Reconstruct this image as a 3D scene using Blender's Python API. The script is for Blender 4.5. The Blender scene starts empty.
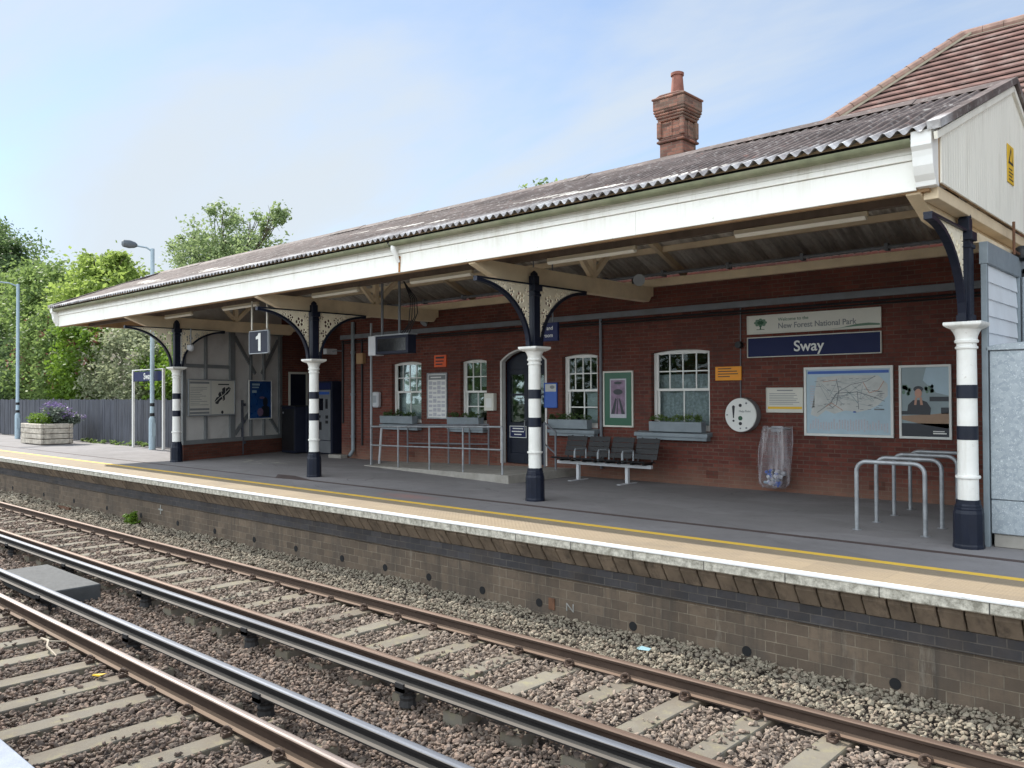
import bpy, bmesh, math, random
import numpy as np
from mathutils import Vector, Matrix
random.seed(7); RNG = np.random.default_rng(7)
PI = math.pi
S = bpy.context.scene
COL = S.collection
OFF = {}            # object name -> world offset of its local frame

# ------------------------------------------------------------------ materials
class NB:
    def __init__(s, name):
        s.m = bpy.data.materials.new(name); s.m.use_nodes = True
        s.t = s.m.node_tree; s.t.nodes.clear()
        s.out = s.t.nodes.new('ShaderNodeOutputMaterial')
        s._pos = None
    def n(s, typ, ins=None, **kw):
        nd = s.t.nodes.new('ShaderNode' + typ)
        for k, v in kw.items(): setattr(nd, k, v)
        for k, v in (ins or {}).items():
            sock = nd.inputs[k]
            if isinstance(v, bpy.types.NodeSocket): s.t.links.new(v, sock)
            else:
                if isinstance(v, (tuple, list)) and len(v) == 3 and sock.type == 'RGBA': v = (*v, 1)
                sock.default_value = v
        return nd
    def pos(s):
        if s._pos is None: s._pos = s.n('NewGeometry').outputs['Position']
        return s._pos
    def scaled(s, v, sc): return s.n('VectorMath', {0: v, 1: sc}, operation='MULTIPLY').outputs[0]
    def noise(s, scale, detail=4, rough=.55, vec=None, out='Fac'):
        return s.n('TexNoise', {'Vector': vec or s.pos(), 'Scale': scale, 'Detail': detail, 'Roughness': rough}).outputs[out]
    def math(s, op, a, b=0.0, c=0.0, clamp=False):
        return s.n('Math', {0: a, 1: b, 2: c}, operation=op, use_clamp=clamp).outputs[0]
    def ramp(s, f, lo, hi):
        return s.n('MapRange', {0: f, 1: lo, 2: hi, 3: 0.0, 4: 1.0}, clamp=True).outputs[0]
    def mix(s, f, a, b, mode='MIX'):
        nd = s.n('Mix', None, data_type='RGBA', blend_type=mode)
        for i, v in ((0, f), (6, a), (7, b)):
            sock = nd.inputs[i]
            if isinstance(v, bpy.types.NodeSocket): s.t.links.new(v, sock)
            else: sock.default_value = (*v, 1) if isinstance(v, (tuple, list)) and len(v) == 3 else v
        return nd.outputs[2]
    def bump(s, h, strength=.3, dist=.01):
        return s.n('Bump', {'Height': h, 'Strength': strength, 'Distance': dist}).outputs[0]
    def bsdf(s, col, rough=.6, metal=0.0, normal=None, spec=.5, **ex):
        i = {'Base Color': col, 'Roughness': rough, 'Metallic': metal, 'Specular IOR Level': spec}
        i.update(ex)
        if normal is not None: i['Normal'] = normal
        return s.n('BsdfPrincipled', i).outputs[0]
    def done(s, sh):
        s.t.links.new(sh, s.out.inputs[0]); return s.m
    def xyz(s, v=None):
        o = s.n('SeparateXYZ', {0: v or s.pos()}).outputs
        return o[0], o[1], o[2]

def mul(c, k): return tuple(min(1, x * k) for x in c)

def surf(name, col, rough=.6, var=.18, scale=2.5, metal=0.0, bump=.15, bscale=45, spec=.4, dirt=None, dirt_amt=.5, dscale=1.3, streak=False):
    b = NB(name)
    v = b.scaled(b.pos(), (1, 1, .18)) if streak else None
    f = b.ramp(b.noise(scale, 6, .6, v), .3, .7)
    c = b.mix(f, mul(col, 1 - var), mul(col, 1 + var))
    if dirt:
        d = b.ramp(b.noise(dscale * (3 if streak else 1), 8, .68, v), .5, .72)
        c = b.mix(b.math('MULTIPLY', d, dirt_amt), c, dirt)
    h = b.noise(bscale, 5, .65)
    r = b.math('MULTIPLY_ADD', b.noise(scale * 3, 4), .25, rough - .12)
    return b.done(b.bsdf(c, r, metal, b.bump(h, bump, .01) if bump else None, spec))

def brick(name, c1, c2, mortar, w=.225, h=.075, ms=.006, rough=.85, dirt=None, damp=.4, base=False, spread=.5, drips=False):
    b = NB(name)
    x, y, z = b.xyz()
    u = b.math('ADD', x, y)
    vec = b.n('CombineXYZ', {0: u, 1: z, 2: 0.0}).outputs[0]
    wob = b.n('VectorMath', {0: vec, 1: b.scaled(b.n('TexNoise', {'Vector': b.pos(), 'Scale': 9.0}).outputs['Color'], (.006, .006, 0))}, operation='ADD').outputs[0]
    t = b.n('TexBrick', {'Vector': wob, 'Color1': c1, 'Color2': c2, 'Mortar': mortar, 'Scale': 1.0, 'Mortar Size': ms,
                         'Mortar Smooth': .2, 'Bias': 0.0, 'Brick Width': w, 'Row Height': h})
    t.offset = .5
    wx, wz, _ = b.xyz(wob)
    row = b.math('FLOOR', b.math('DIVIDE', wz, h))
    par = b.math('SUBTRACT', 1.0, b.math('ABSOLUTE', b.math('MODULO', row, 2.0)))
    cell = b.math('FLOOR', b.math('ADD', b.math('DIVIDE', wx, w), b.math('MULTIPLY', par, .5)))
    rnd = b.n('TexWhiteNoise', {0: b.n('CombineXYZ', {0: cell, 1: row, 2: .5}).outputs[0]}, noise_dimensions='2D').outputs['Value']
    cr = b.n('ValToRGB', {0: rnd}); cr.color_ramp.interpolation = 'LINEAR'
    el = cr.color_ramp.elements; el[0].position = 0; el[0].color = (*mul(c2, .5), 1); el[1].position = 1; el[1].color = (*mul(c1, 1.45), 1)
    for p_, cc in ((.1, mul(c2, .8)), (.4, c2), (.7, c1), (.92, mul(c1, 1.12))):
        e_ = el.new(p_); e_.color = (*cc, 1)
    tone = b.mix(spread, tuple((p + q) / 2 for p, q in zip(c1, c2)), cr.outputs[0])
    mort = b.mix(b.ramp(b.noise(3.1, 6, .7), .35, .68), mortar, mul(mortar, .5))
    c = b.mix(t.outputs[1], tone, mort)
    c = b.mix(b.ramp(b.noise(1.1, 6, .6), .3, .75), b.mix(.3, c, (0, 0, 0)), c)
    c = b.mix(b.math('MULTIPLY', b.ramp(b.noise(14, 3), .45, .8), .45), c, mul(c2, .55))
    if dirt:
        c = b.mix(b.math('MULTIPLY', b.ramp(b.noise(1.7, 9, .7, b.scaled(b.pos(), (1, 1, .5))), .46, .72), damp), c, dirt)
    if drips:
        dv = b.noise(1.0, 7, .7, b.scaled(b.pos(), (4.5, 4.5, .3)))
        c = b.mix(b.math('MULTIPLY', b.ramp(dv, .52, .68), .6), c, (.05, .044, .038))
        c = b.mix(b.math('MULTIPLY', b.ramp(b.noise(1.0, 7, .75, b.scaled(b.pos(), (3.1, 3.1, .5))), .6, .72), .45), c, (.3, .27, .22))
    if base:
        c = b.mix(b.math('MULTIPLY', b.ramp(b.math('ADD', z, b.math('MULTIPLY', b.noise(2.2, 7, .7), .55)), .75, .2), .55), c, (.27, .17, .12))
    hgt = b.math('MULTIPLY_ADD', t.outputs[1], -1.0, b.math('MULTIPLY', b.noise(60, 4), .35))
    return b.done(b.bsdf(c, rough, 0, b.bump(hgt, .55, .008), .3))

M = {}
M['brick_red'] = brick('red_brick', (.185, .052, .036), (.135, .04, .03), (.19, .12, .095), ms=.0085, dirt=(.06, .036, .032), damp=.5, base=True)
M['brick_plinth'] = brick('plinth_brick', (.19, .062, .042), (.13, .045, .032), (.12, .09, .07), dirt=(.07, .05, .04))
M['brick_platform'] = brick('platform_brick', (.185, .138, .098), (.135, .102, .077), (.33, .275, .205), w=.235, h=.118, ms=.0045, dirt=(.075, .063, .053), damp=.8, spread=.45, drips=True)
M['brick_engineer'] = brick('dark_engineering_brick', (.07, .066, .07), (.05, .048, .052), (.15, .135, .12), w=.235, h=.09, ms=.005, dirt=(.1, .075, .055), damp=.35)
M['brick_chimney'] = brick('chimney_brick', (.33, .155, .11), (.22, .105, .08), (.3, .24, .19), dirt=(.17, .15, .115), damp=.75, spread=1.1)
M['brick_house'] = brick('house_brick', (.28, .1, .06), (.2, .07, .045), (.25, .2, .16))
M['corbel'] = surf('stained_corbel_stone', (.19, .145, .105), .85, .35, 3.2, dirt=(.05, .04, .033), dirt_amt=.85, dscale=2.6, streak=True, bump=.4)
M['white_paint'] = surf('white_paint', (.76, .75, .72), .42, .05, 1.5, bump=.05, dirt=(.5, .48, .42), dirt_amt=.25)
b = NB('old_white_gloss')
x, y, z = b.xyz()
c = b.mix(b.ramp(b.noise(3, 7, .65), .35, .7), (.68, .67, .63), (.78, .77, .74))
c = b.mix(b.math('MULTIPLY', b.ramp(b.noise(16, 9, .8), .62, .66), .75), c, (.28, .2, .14))
c = b.mix(b.math('MULTIPLY', b.ramp(b.noise(6, 7, .7, b.scaled(b.pos(), (1, 1, .12))), .52, .75), .45), c, (.4, .37, .31))
M['column_white'] = b.done(b.bsdf(c, .4, 0, b.bump(b.noise(28, 5, .6), .25, .006), .45))
b = NB('fascia_paint')
x, y, z = b.xyz()
c = b.mix(b.ramp(b.noise(.7, 6, .6), .3, .7), (.79, .77, .71), (.85, .835, .785))
stv = b.n('TexNoise', {'Vector': b.scaled(b.pos(), (7, 7, .35)), 'Scale': 1.0, 'Detail': 7.0, 'Roughness': .7}).outputs['Fac']
c = b.mix(b.math('MULTIPLY', b.math('MULTIPLY', b.ramp(stv, .5, .72), b.ramp(z, 3.95, 4.25)), .5), c, (.52, .48, .38))
c = b.mix(b.math('MULTIPLY', b.ramp(b.noise(2.3, 9, .78), .55, .7), .4), c, (.62, .6, .54))
c = b.mix(b.math('MULTIPLY', b.math('MULTIPLY', b.ramp(b.noise(11, 8, .8), .6, .66), b.ramp(z, 4.05, 3.94)), .8), c, (.36, .3, .22))
M['fascia_paint'] = b.done(b.bsdf(c, .5, 0, b.bump(b.noise(5, 5, .6, b.scaled(b.pos(), (.4, 1, 3))), .12, .01), .35))
M['cream_paint'] = surf('cream_paint', (.72, .585, .4), .5, .1, 2, bump=.06, dirt=(.33, .24, .14), dirt_amt=.4)
M['cream_trac'] = surf('cream_tracery_paint', (.78, .7, .54), .5, .08, 3, bump=.05, dirt=(.4, .32, .22), dirt_amt=.3)
M['gable_paint'] = surf('gable_board_paint', (.82, .785, .69), .55, .05, 2, bump=.05, dirt=(.5, .46, .38), dirt_amt=.45, streak=True)
M['dark_timber'] = surf('dark_brown_timber', (.1, .07, .05), .7, .25, 6, streak=True)
M['valance_tan'] = surf('tan_board_paint', (.36, .22, .11), .6, .2, 4, streak=True)
M['navy'] = surf('navy_gloss_paint', (.007, .01, .022), .42, .2, 5, bump=.06, spec=.28, dirt=(.03, .032, .04), dirt_amt=.35)
M['navy_sign'] = surf('navy_sign_enamel', (.016, .022, .075), .5, .05, 2, bump=0, spec=.15)
M['black'] = surf('black_metal', (.012, .012, .014), .45, .2, 5, bump=.08)
M['black_gloss'] = surf('black_gloss', (.008, .008, .01), .2, .1, 5, bump=0)
M['grey_blue'] = surf('grey_blue_paint', (.215, .25, .275), .5, .12, 4, dirt=(.13, .15, .16))
M['screen_grey'] = surf('grey_timber_paint', (.19, .2, .205), .55, .12, 3, dirt=(.12, .12, .12))
M['screen_panel'] = surf('pale_panel_paint', (.6, .585, .56), .6, .08, 1.5, dirt=(.3, .28, .26), dirt_amt=.5)
M['sheet_white'] = surf('weatherboard_paint', (.68, .71, .74), .5, .05, 2, dirt=(.5, .5, .5), dirt_amt=.3)
M['galv_tube'] = surf('galvanised_tube', (.3, .31, .325), .5, .25, 8, metal=.5, bump=.08)
M['steel_grey'] = surf('grey_metal_paint', (.3, .32, .34), .45, .1, 5, metal=.3)
M['conduit'] = surf('grey_conduit_paint', (.16, .17, .19), .55, .12, 5, dirt=(.1, .09, .08))
M['lamp_post'] = surf('pale_blue_grey_paint', (.33, .42, .48), .5, .08, 4)
M['lamp_head'] = surf('dark_grey_lantern', (.11, .125, .14), .5, .1, 5)
M['fence'] = surf('dark_stained_boards', (.062, .066, .082), .75, .35, 6, dirt=(.1, .1, .105), dirt_amt=.5, streak=True)
M['concrete'] = surf('pale_concrete', (.3, .28, .25), .9, .15, 4, bump=.3, dirt=(.16, .145, .12))
M['dark_slab'] = surf('dark_grey_slab', (.075, .078, .08), .8, .15, 5, bump=.3)
M['gutter'] = surf('mossy_gutter_paint', (.19, .2, .12), .6, .2, 5, dirt=(.34, .3, .22), dirt_amt=.5)
M['rust_stain'] = surf('rust_stain', (.34, .15, .04), .8, .3, 20)
M['planter'] = surf('weathered_sleeper_wood', (.5, .45, .38), .9, .3, 7, bump=.5, dirt=(.17, .13, .1), dirt_amt=.75, dscale=3, streak=False)
M['soil'] = surf('dark_soil', (.04, .03, .022), .95, .3, 20)
M['bark'] = surf('bark', (.075, .058, .04), .9, .3, 6, bump=.5)
M['stem'] = surf('green_stem', (.08, .11, .04), .8)
M['orange_sign'] = surf('orange_sign', (.78, .3, .02), .5, .04, 3, bump=0)
M['red_orange_sign'] = surf('red_orange_sign', (.7, .1, .02), .5, .04, 3, bump=0)
M['sign_white'] = surf('sign_white', (.68, .68, .65), .45, .03, 3, bump=0)
M['sign_cream'] = surf('sign_cream', (.6, .585, .52), .45, .04, 3, bump=0)
M['ink'] = surf('dark_ink', (.03, .03, .035), .6, .05, 3, bump=0)
M['ink_grey'] = surf('grey_ink', (.2, .21, .22), .6, .05, 3, bump=0)
M['ink_green'] = surf('dark_green_ink', (.025, .085, .045), .6, .05, 3, bump=0)
M['ink_mid'] = surf('green_grey_ink', (.12, .2, .14), .6, .05, 3, bump=0)
M['yellow'] = surf('yellow_print', (.72, .45, .03), .5, .04, 3, bump=0)
M['blue_print'] = surf('blue_print', (.03, .1, .4), .4, .08, 3, bump=0)
M['poster_blue'] = surf('poster_blue', (.012, .06, .2), .3, .4, 2.2, bump=0)
M['poster_dark'] = surf('poster_dark', (.02, .025, .035), .35, .2, 3, bump=0)
M['poster_sky'] = surf('poster_pale_blue', (.36, .47, .54), .35, .08, 2, bump=0)
M['poster_land'] = surf('poster_land', (.47, .48, .46), .35, .12, 6, bump=0)
M['poster_wall'] = surf('poster_grey_wall', (.24, .3, .32), .35, .1, 2, bump=0)
M['poster_skin'] = surf('poster_skin', (.45, .24, .17), .4, .05, 3, bump=0)
M['poster_desk'] = surf('poster_desk', (.3, .19, .12), .4, .1, 6, bump=0)
M['poster_green'] = surf('poster_green', (.02, .1, .055), .35, .06, 3, bump=0)
M['poster_mauve'] = surf('poster_mauve', (.2, .13, .2), .35, .3, 9, bump=0)
M['poster_text'] = surf('poster_pale_print', (.42, .42, .46), .4, .12, 30, bump=0)
M['machine_face'] = surf('machine_pale_face', (.17, .178, .19), .4, .08, 4, bump=0)
M['machine_body'] = surf('machine_dark_body', (.016, .019, .035), .5, .1, 4, bump=0, spec=.2)
M['curtain'] = surf('net_curtain', (.58, .58, .6), .9, .3, 18, bump=.2)
M['blind'] = surf('pale_blind', (.66, .68, .68), .8, .06, 3, bump=0)
M['seat_metal'] = surf('black_perforated_seat', (.018, .018, .02), .5, .2, 60, bump=.3, bscale=140)
M['seat_beam'] = surf('pale_grey_beam_paint', (.5, .51, .53), .4, .06, 4)
M['rust'] = surf('rusty_iron', (.13, .062, .034), .8, .3, 9, bump=.3)
M['clip'] = surf('rusty_clip', (.085, .055, .04), .7, .3, 20, bump=.3)
M['insulator'] = surf('black_insulator', (.03, .029, .03), .7, .2, 20)
M['pot'] = surf('terracotta', (.24, .1, .075), .85, .3, 6, dirt=(.11, .07, .055))
M['ridge_tile'] = surf('ridge_tile', (.27, .17, .138), .85, .25, 5, dirt=(.3, .26, .18), dirt_amt=.6)
M['lead'] = surf('mortar_fillet', (.36, .32, .24), .85, .15, 6)
M['litter_yellow'] = surf('yellow_litter', (.75, .5, .02), .5, .05, bump=0)
M['litter_blue'] = surf('blue_litter', (.22, .36, .4), .5, .05, bump=0)
M['litter_white'] = surf('white_litter', (.55, .56, .58), .5, .2, 9, bump=0)
M['stick'] = surf('bleached_stick', (.42, .36, .28), .8)
M['batten'] = surf('batten_diffuser', (.8, .77, .68), .4, .05, 3, bump=0)
M['batten_case'] = surf('batten_casing', (.5, .42, .3), .5, .1, 3, bump=0)
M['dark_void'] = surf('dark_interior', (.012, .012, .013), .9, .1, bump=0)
M['near_paving'] = surf('near_paving', (.5, .49, .47), .9, .15, 6, bump=.3)
M['ground'] = surf('rough_ground', (.1, .095, .06), .95, .3, .6, bump=.4)
M['ceiling'] = surf('loft_board', (.12, .09, .07), .9, .2)

# asphalt with patches, drain stain and a worn red spray mark
b = NB('platform_asphalt')
c = b.mix(b.ramp(b.noise(.55, 7, .6), .35, .68), (.17, .16, .162), (.232, .218, .22))
c = b.mix(b.math('MULTIPLY', b.ramp(b.noise(140, 2), .5, .8), .5), c, (.33, .32, .32))
c = b.mix(b.math('MULTIPLY', b.ramp(b.noise(1.5, 9, .78), .5, .7), .55), c, (.125, .115, .113))
def spot(b, cx, cy, rx, ry, scale, lo, hi):
    v = b.n('VectorMath', {0: b.pos(), 1: (cx, cy, 0)}, operation='SUBTRACT').outputs[0]
    v = b.scaled(v, (1 / rx, 1 / ry, 0))
    d = b.n('VectorMath', {0: v}, operation='LENGTH').outputs['Value']
    return b.math('MULTIPLY', b.math('SUBTRACT', 1.0, d, clamp=True), b.ramp(b.noise(scale, 4, .7), lo, hi))
c = b.mix(spot(b, -11.4, 9.72, .95, .34, 16, .3, .55), c, (.36, .16, .13))
c = b.mix(spot(b, -20.5, 12.2, 1.7, .8, 3.2, .5, .58), c, (.38, .37, .3))
pt = b.n('TexVoronoi', {'Vector': b.scaled(b.pos(), (.42, .75, 0)), 'Scale': 1.0, 'Randomness': 1.0}, feature='F1', distance='MANHATTAN')
c = b.mix(b.math('MULTIPLY', b.n('SeparateXYZ', {0: pt.outputs['Color']}).outputs[0], .5), c, (.15, .138, .136))
wv = b.n('VectorMath', {0: b.pos(), 1: b.scaled(b.n('TexNoise', {'Vector': b.pos(), 'Scale': 2.5, 'Detail': 5.0}).outputs['Color'], (.45, .45, 0))}, operation='ADD').outputs[0]
ck = b.n('TexVoronoi', {'Vector': b.scaled(wv, (.55, .8, 0)), 'Scale': 1.0}, feature='DISTANCE_TO_EDGE').outputs['Distance']
c = b.mix(b.math('MULTIPLY', b.math('MULTIPLY', b.ramp(ck, .01, .003), .5), b.ramp(b.noise(.6, 3), .5, .65)), c, (.08, .075, .073))
gm = b.n('TexVoronoi', {'Vector': b.scaled(b.pos(), (1, 1, 0)), 'Scale': 2.4}, feature='F1').outputs['Distance']
c = b.mix(b.math('MULTIPLY', b.ramp(gm, .07, .045), .5), c, (.11, .105, .1))
M['asphalt'] = b.done(b.bsdf(c, b.math('MULTIPLY_ADD', b.noise(3, 4), .2, .72), 0, b.bump(b.noise(90, 4, .7), .35, .006), .35))

b = NB('tactile_paving')
x, y, z = b.xyz()
k = 2 * PI / .0667
dots = b.math('MULTIPLY', b.math('SINE', b.math('MULTIPLY', x, k)), b.math('SINE', b.math('MULTIPLY', y, k)))
dots = b.ramp(dots, .1, .8)
tile = b.n('TexBrick', {'Vector': b.pos(), 'Color1': (.29, .228, .152), 'Color2': (.25, .198, .135), 'Mortar': (.22, .175, .125), 'Scale': 1.0,
                        'Mortar Size': .004, 'Brick Width': .4, 'Row Height': .4, 'Mortar Smooth': .3, 'Bias': 0.0}, offset=0.0).outputs[0]
c = b.mix(b.math('MULTIPLY', b.ramp(b.noise(1.2, 7, .65), .42, .7), .5), tile, (.26, .205, .15))
c = b.mix(b.math('MULTIPLY', b.ramp(b.noise(60, 3), .5, .75), .35), c, (.4, .325, .235))
c = b.mix(b.math('MULTIPLY', b.ramp(b.noise(.9, 9, .75, b.scaled(b.pos(), (.6, 2.2, 1))), .5, .66), .6), c, (.2, .165, .125))
c = b.mix(b.math('MULTIPLY', b.ramp(b.n('TexVoronoi', {'Vector': b.scaled(b.pos(), (1, 1, 0)), 'Scale': 3.1}, feature='F1').outputs['Distance'], .06, .035), .6), c, (.16, .13, .1))
M['tactile'] = b.done(b.bsdf(c, .8, 0, b.bump(b.math('ADD', dots, b.math('MULTIPLY', b.noise(80, 3), .4)), .6, .005), .3))

def worn_paint(name, col, under, lo, hi, scale=5):
    b = NB(name)
    f = b.ramp(b.noise(scale, 9, .72), lo, hi)
    c = b.mix(f, col, under)
    c = b.mix(b.math('MULTIPLY', b.ramp(b.noise(1.3, 5), .4, .7), .25), c, mul(col, .7))
    return b.done(b.bsdf(c, .7, 0, b.bump(b.noise(70, 4), .3, .005), .35))
M['yellow_line'] = worn_paint('worn_yellow_line', (.74, .47, .06), (.5, .34, .13), .56, .72, 7)
M['coping_white'] = worn_paint('worn_white_edge', (.82, .82, .8), (.5, .49, .45), .56, .72, 6)
b = NB('coping_stone')
x, y, z = b.xyz()
f = b.ramp(b.noise(11, 9, .78), .4, .62)
c = b.mix(f, (.62, .585, .5), (.23, .215, .175))
jx = b.math('FRACT', b.math('MULTIPLY', x, 1 / .92))
c = b.mix(b.ramp(jx, .985, .99), c, (.08, .075, .07))
M['coping_face'] = b.done(b.bsdf(c, .85, 0, b.bump(b.noise(40, 5), .4, .01), .3))

b = NB('galvanised_sheet')
v = b.n('TexVoronoi', {'Vector': b.pos(), 'Scale': 26.0}, feature='F1').outputs['Color']
sp = b.n('SeparateXYZ', {0: v}).outputs[0]
c = b.mix(sp, (.27, .31, .345), (.36, .4, .43))
n2 = b.n('TexNoise', {'Vector': b.scaled(b.pos(), (1, 1, .8)), 'Scale': 34.0, 'Detail': 3.0, 'Distortion': 2.2}).outputs['Fac']
c = b.mix(b.math('MULTIPLY', b.ramp(n2, .6, .66), .75), c, (.62, .66, .68))
M['galv_sheet'] = b.done(b.bsdf(c, .5, .25, None, .5))

# corrugated roofing: top and underside are two different sheets of colour
b = NB('weathered_corrugated_roof')
x, y, z = b.xyz()
c = b.mix(b.ramp(b.noise(1.3, 8, .66), .35, .68), (.085, .066, .06), (.165, .13, .12))
c = b.mix(b.math('MULTIPLY', b.ramp(b.noise(5.5, 9, .75), .53, .66), .75), c, (.36, .33, .31))
c = b.mix(b.math('MULTIPLY', b.ramp(b.noise(9, 9, .8), .57, .66), .8), c, (.06, .05, .045))
e = b.math('MULTIPLY', b.ramp(y, 9.62, 9.2), b.ramp(b.noise(2.4, 6, .7), .3, .62))
c = b.mix(b.math('MULTIPLY', e, .9), c, (.64, .63, .63))
c = b.mix(b.math('MULTIPLY', b.ramp(b.noise(3.7, 8, .7), .6, .7), .55), c, (.27, .13, .1))
M['roof_top'] = b.done(b.bsdf(c, .82, 0, b.bump(b.noise(50, 5, .7), .5, .01), .3))
b = NB('corrugated_underside')
x, y, z = b.xyz()
st = b.n('TexNoise', {'Vector': b.scaled(b.pos(), (3.2, .25, 0)), 'Scale': 1.0, 'Detail': 5.0, 'Roughness': .7}).outputs['Fac']
c = b.mix(b.ramp(st, .36, .62), (.34, .305, .27), (.82, .78, .71))
c = b.mix(b.math('MULTIPLY', b.ramp(b.noise(8, 8, .75), .5, .72), .45), c, (.2, .165, .14))
M['roof_under'] = b.done(b.bsdf(c, .85, 0, b.bump(b.noise(50, 5, .7), .4, .01), .3))

b = NB('plain_clay_tiles')
x, y, z = b.xyz()
vec = b.n('CombineXYZ', {0: b.math('ADD', x, y), 1: b.math('MULTIPLY', z, 1.0), 2: 0.0}).outputs[0]
t = b.n('TexBrick', {'Vector': vec, 'Color1': (.205, .115, .096), 'Color2': (.14, .082, .07), 'Mortar': (.125, .077, .065), 'Scale': 1.0, 'Mortar Size': .003, 'Brick Width': .17, 'Row Height': 5.0, 'Bias': 0.0}).outputs[0]
c = b.mix(b.math('MULTIPLY', b.ramp(b.noise(2.4, 8, .7), .5, .72), .6), t, (.38, .3, .265))
c = b.mix(b.math('MULTIPLY', b.ramp(b.noise(5, 8, .75), .55, .7), .7), c, (.09, .065, .05))
M['tiles'] = b.done(b.bsdf(c, .85, 0, b.bump(b.noise(40, 4), .4, .01), .3))

def rail_mat(name, ztop, side, top, under_lo, rough_top=.25):
    b = NB(name)
    x, y, z = b.xyz()
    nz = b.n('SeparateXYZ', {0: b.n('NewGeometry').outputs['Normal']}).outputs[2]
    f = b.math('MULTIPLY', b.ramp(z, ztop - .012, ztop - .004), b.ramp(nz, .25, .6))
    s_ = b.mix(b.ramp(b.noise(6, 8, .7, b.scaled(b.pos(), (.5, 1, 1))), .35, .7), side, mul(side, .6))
    s_ = b.mix(b.ramp(nz, .15, .5), s_, under_lo)  # webs darkened for shade and dirt, upward faces painted lighter for sun and dust
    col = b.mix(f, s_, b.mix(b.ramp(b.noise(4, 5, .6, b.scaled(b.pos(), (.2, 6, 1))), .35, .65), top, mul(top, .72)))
    rgh = b.math('ADD', b.math('MULTIPLY_ADD', f, rough_top - .82, .82), b.math('MULTIPLY', b.math('SUBTRACT', b.noise(3, 6, .7, b.scaled(b.pos(), (.6, 9, 1))), .5), .35), clamp=True)
    return b.done(b.bsdf(col, rgh, b.math('MULTIPLY', f, .55), b.bump(b.noise(70, 4), .25, .004), .35))
ZR = -.994
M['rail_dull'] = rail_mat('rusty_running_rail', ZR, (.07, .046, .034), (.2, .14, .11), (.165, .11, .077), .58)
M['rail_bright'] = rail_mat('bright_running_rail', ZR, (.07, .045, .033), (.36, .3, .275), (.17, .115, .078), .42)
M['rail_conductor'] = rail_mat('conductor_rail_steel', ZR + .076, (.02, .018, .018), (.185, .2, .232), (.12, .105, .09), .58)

b = NB('concrete_sleeper')
x, y, z = b.xyz()
rnd = b.n('ObjectInfo').outputs['Random']
c = b.mix(rnd, (.175, .158, .13), (.23, .21, .172))
c = b.mix(b.math('MULTIPLY', b.ramp(b.noise(2.2, 8, .7), .4, .7), .6), c, (.2, .17, .125))
c = b.mix(b.math('MULTIPLY', b.ramp(b.noise(5, 8, .75), .5, .68), .5), c, (.33, .3, .16))
for yr in (7.236, 5.726, 3.844):
    c = b.mix(b.math('MULTIPLY', b.math('MULTIPLY', b.ramp(b.math('ABSOLUTE', b.math('SUBTRACT', y, yr)), .42, .1), b.ramp(b.noise(4, 6, .7), .25, .6)), .6), c, (.12, .08, .05))
c = b.mix(b.math('MULTIPLY', b.ramp(b.noise(1.3, 6, .7), .45, .65), .5), c, (.13, .105, .085))
M['sleeper'] = b.done(b.bsdf(c, .9, 0, b.bump(b.noise(50, 5, .7), .4, .008), .25))

def stone_mat(name, pal):
    b = NB(name)
    r = b.n('NewGeometry').outputs['Random Per Island']
    cr = b.n('ValToRGB', {0: r}); cr.color_ramp.interpolation = 'CONSTANT'
    el = cr.color_ramp.elements
    while len(el) < len(pal): el.new(.5)
    for i, p in enumerate(pal): el[i].position = i / len(pal); el[i].color = (*p, 1)
    c = b.mix(b.math('MULTIPLY', b.noise(40, 4), .5), cr.outputs[0], (.08, .065, .055))
    return b.done(b.bsdf(c, .9, 0, None, .25))
M['stones'] = stone_mat('ballast_stone', [(0.242, 0.177, 0.137), (0.206, 0.156, 0.126), (0.300, 0.216, 0.169), (0.190, 0.149, 0.124), (0.252, 0.202, 0.160), (0.346, 0.250, 0.192), (0.222, 0.166, 0.132), (0.274, 0.216, 0.179), (0.175, 0.137, 0.112)])
M['stones_pink'] = stone_mat('crib_ballast_stone', [(0.305, 0.230, 0.180), (0.253, 0.195, 0.155), (0.365, 0.288, 0.226), (0.227, 0.177, 0.144), (0.323, 0.261, 0.210), (0.279, 0.213, 0.168), (0.409, 0.332, 0.263), (0.210, 0.169, 0.139)])
M['stones_pale'] = stone_mat('pale_ballast_stone', [(0.307, 0.266, 0.201), (0.250, 0.219, 0.167), (0.350, 0.302, 0.229), (0.227, 0.199, 0.150), (0.300, 0.251, 0.192), (0.329, 0.292, 0.224), (0.214, 0.180, 0.139), (0.271, 0.216, 0.164)])
M['bed'] = surf('ballast_bed', (.085, .068, .058), .95, .35, 14, bump=.6, bscale=30)

def leaf_mat(name, dark, light, trans=.35):
    b = NB(name)
    r = b.n('NewGeometry').outputs['Random Per Island']
    c = b.mix(r, dark, light)
    c = b.mix(b.ramp(b.noise(.9, 3), .3, .7), mul(dark, .9), c)
    d = b.bsdf(c, .6, 0, None, .3)
    t = b.n('BsdfTranslucent', {'Color': b.mix(.5, c, mul(light, 1.3))}).outputs[0]
    return b.done(b.n('MixShader', {0: trans, 1: d, 2: t}).outputs[0])
M['leaf_mid'] = leaf_mat('mid_green_leaf', (.09, .15, .045), (.29, .39, .12), .45)
M['leaf_dark'] = leaf_mat('dark_green_leaf', (.05, .09, .035), (.19, .27, .1), .45)
M['leaf_lime'] = leaf_mat('lime_green_leaf', (.17, .25, .05), (.37, .47, .12), .5)
M['leaf_olive'] = leaf_mat('olive_grey_leaf', (.15, .18, .09), (.44, .47, .3), .45)
M['leaf_pale'] = leaf_mat('pale_green_leaf', (.14, .2, .08), (.32, .4, .18), .45)
M['leaf_blossom'] = leaf_mat('pale_blossom', (.4, .36, .28), (.6, .56, .46), .2)
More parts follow.
